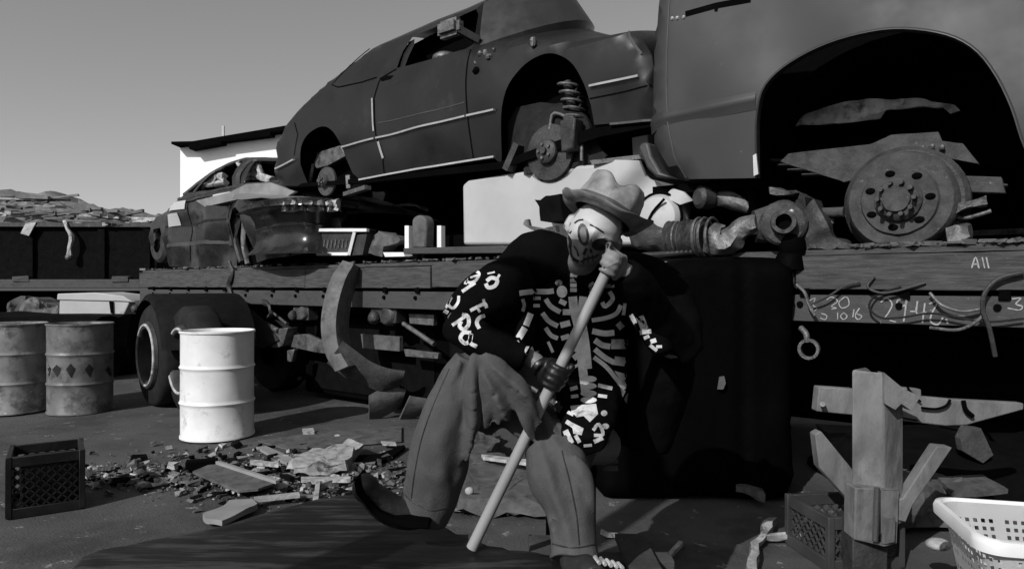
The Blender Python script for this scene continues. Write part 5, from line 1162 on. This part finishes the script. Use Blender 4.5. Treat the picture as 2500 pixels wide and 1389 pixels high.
# black coat
cm = B()
tube(cm, [P(1405, 655, 2.52), P(1330, 640, 2.52), P(1275, 672, 2.52), P(1245, 730, 2.5), P(1215, 830, 2.46), P(1205, 890, 2.4)], [.08, .12, .105, .085, .07, .05], seg=24, sm=3)
tube(cm, [P(1395, 650, 2.62), P(1420, 800, 2.68), P(1440, 1050, 2.72)], [.18, .2, .2], seg=28, sm=3, flat=.6, upv=(0, 1, 0))
tube(cm, [P(1270, 690, 2.46), P(1190, 725, 2.38), P(1120, 785, 2.28)], [.1, .095, .07], seg=24, sm=3)
tube(cm, [P(1118, 785, 2.28), P(1150, 815, 2.24), P(1215, 850, 2.2), P(1285, 878, 2.18)], [.068, .062, .055, .045], seg=20, sm=3)
tube(cm, [P(1440, 660, 2.6), P(1530, 675, 2.56), P(1600, 700, 2.54), P(1650, 780, 2.5), P(1665, 860, 2.46)], [.07, .09, .1, .09, .075], seg=24, sm=3)
tube(cm, [P(1665, 855, 2.46), P(1610, 770, 2.34), P(1560, 700, 2.22), P(1530, 660, 2.17)], [.07, .06, .055, .046], seg=20, sm=3)
tube(cm, [P(1590, 760, 2.62), P(1600, 900, 2.66), P(1560, 1080, 2.7)], [.13, .15, .12], seg=20, sm=3)
co = obj('coat', cm, 'coat', man); remesh(co, .01, 5)
for v in co.data.vertices: v.co += v.normal * (.009 * noise.noise(v.co * 8) + .004 * noise.noise(v.co * 22))
# glove on the lower hand, with bone print finger tips
gm = B(); grip(gm, gR, -1, pdR, fat=.003); tube(gm, [hR, wrR.lerp(hR, .3)], [.033, .036], seg=14); go = obj('glove', gm, 'plastic_black', man); remesh(go, .005, 2)
# hat
hat = B(); HA = Matrix.Rotation(R(-13), 3, 'X'); HRr = HR @ HA; HO = HC + HR @ V((.0, -.006, .062)); seg = 72
def hatfn(r_, h_, a):
    s_ = math.sin(a); c_ = math.cos(a); rx, ry = 1.0, 1.12
    if r_ > .1085:
        k = (r_ - .1085) / .045; h_ += k * k * (.034 * abs(c_) ** 2.2 * (1.5 if c_ < 0 else .3) - .012 * (s_ < 0) * abs(s_)) + .009 * noise.noise(V((c_ * 3, s_ * 3, 0)))
    elif h_ > .075: h_ -= .035 * math.exp(-(c_ * r_ / .032) ** 2) * min(1, (h_ - .075) / .03); r_ *= 1 - .22 * max(0, -c_) * 0 - .16 * math.exp(-((a - 5.2) / .5) ** 2) - .16 * math.exp(-((a - 4.2) / .4) ** 2) 
    return r_ * (rx * abs(c_) + ry * (1 - abs(c_)) if r_ > .1085 else 1.0) * (1 + .09 * noise.noise(V((c_ * 2.2, s_ * 2.2, h_ * 16))) * min(1, h_ / .04 if r_ < .1085 else .3)), h_
pf = [(.088, -.002), (.1, -.004), (.125, -.004), (.152, 0), (.154, .003), (.152, .005), (.125, .002), (.1, .004), (.095, .012), (.0945, .03), (.093, .05), (.09, .075), (.086, .095), (.078, .108), (.066, .115), (.05, .112), (.03, .106), (.012, .104), (.001, .103)]
def lathe2(bm, prof, o, M, seg, fn):
    rows = []
    for r_, h in prof:
        row = []
        for k in range(seg): a = 2 * math.pi * k / seg; rr, hh = fn(r_, h, a); row.append(bm.verts.new(o + M @ V((rr * math.cos(a), -rr * math.sin(a), hh))))
        rows.append(row)
    for a, b in zip(rows, rows[1:]):
        for k in range(seg): bm.faces.new((a[k], a[(k + 1) % seg], b[(k + 1) % seg], b[k]))
lathe2(hat, [(r_ * (1.1 if r_ < .1 else 1.0), h_ * 1.14) for r_, h_ in pf], HO, HRr, seg, hatfn); ht = obj('hat', hat, 'felt', man, smooth=60)
bm = B(); lathe2(bm, [(.106, .008), (.1068, .012), (.1062, .032), (.104, .036)], HO, HRr, seg, hatfn); obj('hat_band', bm, 'band', ht, smooth=60)

# ---- paint and print laid on the surfaces
bvb = bvh_of([bo]); bvs = bvh_of([tp, co]); bvc = bvh_of([co]); bvg = bvh_of([go])
def paint(outlines, m, bv_, nm, lift=.0025, step=7, root=man):
    bm = B()
    for o_ in outlines: decal(bm, bv_, o_, step, lift)
    if len(bm.faces): return obj(nm, bm, m, root, normals=False)
    bm.free()
paint([[(1366, 480), (1400, 460), (1470, 500), (1540, 560), (1520, 600), (1478, 580), (1440, 592), (1410, 585), (1372, 582)]], 'paint_white', bvb, 'face_paint', .002, 6)
paint([[(1366, 584), (1372, 583), (1410, 586), (1440, 593), (1478, 581), (1520, 602), (1510, 640), (1455, 665), (1415, 672), (1385, 662), (1372, 630)]], 'paint_shade_eye', bvb, 'face_paint', .002, 6)  # shadow over the lower face put into the paint colour
S = lambda pts, w_: stroke2d(sp2(pts, 4), w_ * 1.18)
E = lambda cx_, cy_, rx, ry, rt=0, n=14: [(cx_ + math.cos(R(rt)) * rx * math.cos(a) - math.sin(R(rt)) * ry * math.sin(a), cy_ + math.sin(R(rt)) * rx * math.cos(a) + math.cos(R(rt)) * ry * math.sin(a)) for a in [2 * math.pi * i / n for i in range(n)]]
paint([E(1424, 573, 14, 28, -8), E(1466, 597, 22, 15, -10), S([(1402, 545), (1412, 538), (1424, 536)], 3), S([(1440, 548), (1456, 556), (1474, 568)], 3), S([(1400, 600), (1408, 612), (1412, 626)], 3), stroke2d(sp2([(1383, 572), (1392, 588), (1391, 610), (1396, 628), (1412, 640)]), 7), stroke2d([(1432, 606), (1425, 622)], 7), stroke2d([(1441, 608), (1445, 618)], 6),
       stroke2d(sp2([(1418, 640), (1432, 632), (1450, 628), (1462, 622)]), 5), stroke2d([(1426, 628), (1424, 646)], 3), stroke2d([(1436, 624), (1436, 642)], 3), stroke2d([(1446, 622), (1448, 640)], 3), [(1384, 564), (1390, 567), (1397, 562), (1392, 572)]], 'plastic_black', bvb, 'face_marking', .004, 4)
paint([E(1424, 573, 8, 19, -8)], 'paint_shade_eye', bvb, 'eye', .0055, 4)
bones = []
bones += [S([(1268, 716), (1300, 712), (1335, 712), (1352, 710)], 11), E(1372, 712, 13, 15), E(1364, 690, 9, 7), S([(1420 - 30, 668), (1410, 672)], 6)]
for y in (672, 684, 696, 708): bones.append(S([(1392, y), (1408, y)], 8))
bones += [S([(1398, 724), (1402, 760), (1412, 800), (1418, 860), (1425, 920), (1430, 960)], 18), S([(1424, 724), (1420, 770), (1430, 840), (1436, 900)], 16)]
for pts, w_ in (([(1302, 728), (1320, 728)], 7), ([(1302, 746), (1318, 746)], 7), ([(1332, 730), (1345, 748), (1368, 762)], 10), ([(1374, 762), (1392, 762)], 12), ([(1324, 764), (1340, 784), (1362, 796)], 10), ([(1368, 794), (1392, 788)], 12),
                ([(1332, 800), (1345, 818), (1362, 826)], 9), ([(1370, 826), (1390, 820)], 10), ([(1338, 834), (1350, 860)], 6), ([(1366, 734), (1382, 742)], 10),
                ([(1440, 715), (1470, 700), (1500, 698)], 7), ([(1450, 690), (1440, 698), (1446, 708)], 6), ([(1488, 712), (1496, 730), (1478, 748), (1470, 738)], 9), ([(1445, 782), (1480, 776), (1505, 765), (1516, 745)], 9), ([(1446, 808), (1475, 814), (1500, 812)], 12),
                ([(1452, 830), (1470, 842), (1490, 846)], 12), ([(1452, 852), (1476, 872), (1500, 885)], 11), ([(1450, 872), (1480, 895), (1505, 925), (1525, 950)], 9), ([(1460, 940), (1495, 948)], 8), ([(1460, 965), (1482, 968)], 7), ([(1392, 950), (1410, 945)], 8), ([(1394, 968), (1412, 966)], 7),
                ([(1400, 855), (1412, 842)], 12), ([(1400, 875), (1416, 862)], 12), ([(1395, 900), (1415, 888)], 6)): bones.append(S(pts, w_))
for y in (925, 942, 960, 976): bones.append(E(1437, y, 20, 8))
bones += [S([(1276, 760), (1280, 745), (1276, 730)], 7), S([(1296, 765), (1284, 795)], 13), S([(1282, 800), (1262, 832)], 14)]
paint([b_ for b_ in bones], 'print_shaded', bvs, 'bone_print', .003, 7)
lit = [S([(1492, 840), (1530, 840)], 20), S([(1500, 880), (1532, 884)], 18), [(1500, 905), (1535, 915), (1534, 948), (1518, 935)], [(1514, 945), (1534, 958), (1530, 985), (1520, 970)], S([(1508, 800), (1520, 790)], 14), S([(1522, 770), (1526, 740)], 7), S([(1528, 828), (1528, 850)], 9),
       S([(1540, 768), (1552, 790)], 9), S([(1562, 772), (1575, 805)], 16), S([(1562, 812), (1590, 808)], 9), S([(1572, 826), (1585, 820)], 7), S([(1588, 834), (1602, 830)], 9), S([(1586, 842), (1604, 856)], 7), S([(1602, 846), (1616, 846)], 6),
       E(1292, 856, 11, 14), S([(1284, 868), (1288, 880)], 9), E(1292, 888, 8, 8), S([(1306, 864), (1318, 860)], 9),
       [(1392, 990), (1455, 985), (1460, 1010), (1440, 1030), (1425, 1015), (1408, 1018), (1395, 1005)], S([(1385, 1005), (1400, 1012)], 7), S([(1382, 1028), (1400, 1040), (1415, 1055)], 9), [(1395, 1030), (1425, 1045), (1420, 1062), (1400, 1058)], S([(1380, 1050), (1395, 1082)], 12), S([(1405, 1062), (1415, 1080)], 8),
       E(1475, 1008, 8, 7), E(1478, 1040, 9, 7), S([(1448, 1050), (1462, 1035), (1472, 1060), (1450, 1062)], 7), S([(1450, 1078), (1472, 1068)], 9), S([(1425, 1088), (1445, 1086)], 6)]
paint(lit, 'print_white', bvs, 'bone_print', .003, 6)
paint([S([(1296, 946), (1312, 955)], 10), S([(1346, 975), (1356, 985)], 11)], 'print_white', bvh_of([go, tp, co, bo] + [c for c in man.children if c.name.startswith('trousers')]), 'finger_print', .004, 4)
# lettering on the raised sleeve
L1 = [([(1088, 752), (1112, 708)], 6), ([(1100, 722), (1094, 742), (1106, 752), (1118, 738), (1120, 722)], 6), ([(1084, 758), (1094, 764)], 9),
      ([(1128, 712), (1160, 690)], 8), ([(1136, 694), (1142, 672), (1158, 662), (1170, 668), (1162, 684), (1148, 690), (1138, 686)], 6), ([(1148, 678), (1166, 672)], 5),
      ([(1186, 692), (1192, 702), (1208, 698), (1214, 684), (1200, 678), (1188, 686)], 8), ([(1190, 668), (1208, 664)], 4), ([(1210, 686), (1220, 670)], 6),
      ([(1148, 758), (1182, 742), (1188, 752)], 7), ([(1180, 730), (1184, 748)], 7), ([(1164, 750), (1172, 762)], 6), ([(1184, 770), (1170, 776), (1164, 788), (1170, 802)], 8),
      ([(1104, 794), (1142, 768)], 8), ([(1128, 768), (1142, 772), (1144, 792), (1132, 804), (1122, 796), (1126, 784)], 8), ([(1150, 812), (1132, 812), (1124, 826), (1136, 838), (1148, 830), (1150, 814), (1148, 836), (1164, 846)], 8)]
paint([S(p_, w_) if len(p_) > 2 else stroke2d(p_, w_) for p_, w_ in L1], 'print_white', bvc, 'sleeve_lettering', .003, 5)
sc.render.resolution_x = 1024; sc.render.resolution_y = 568
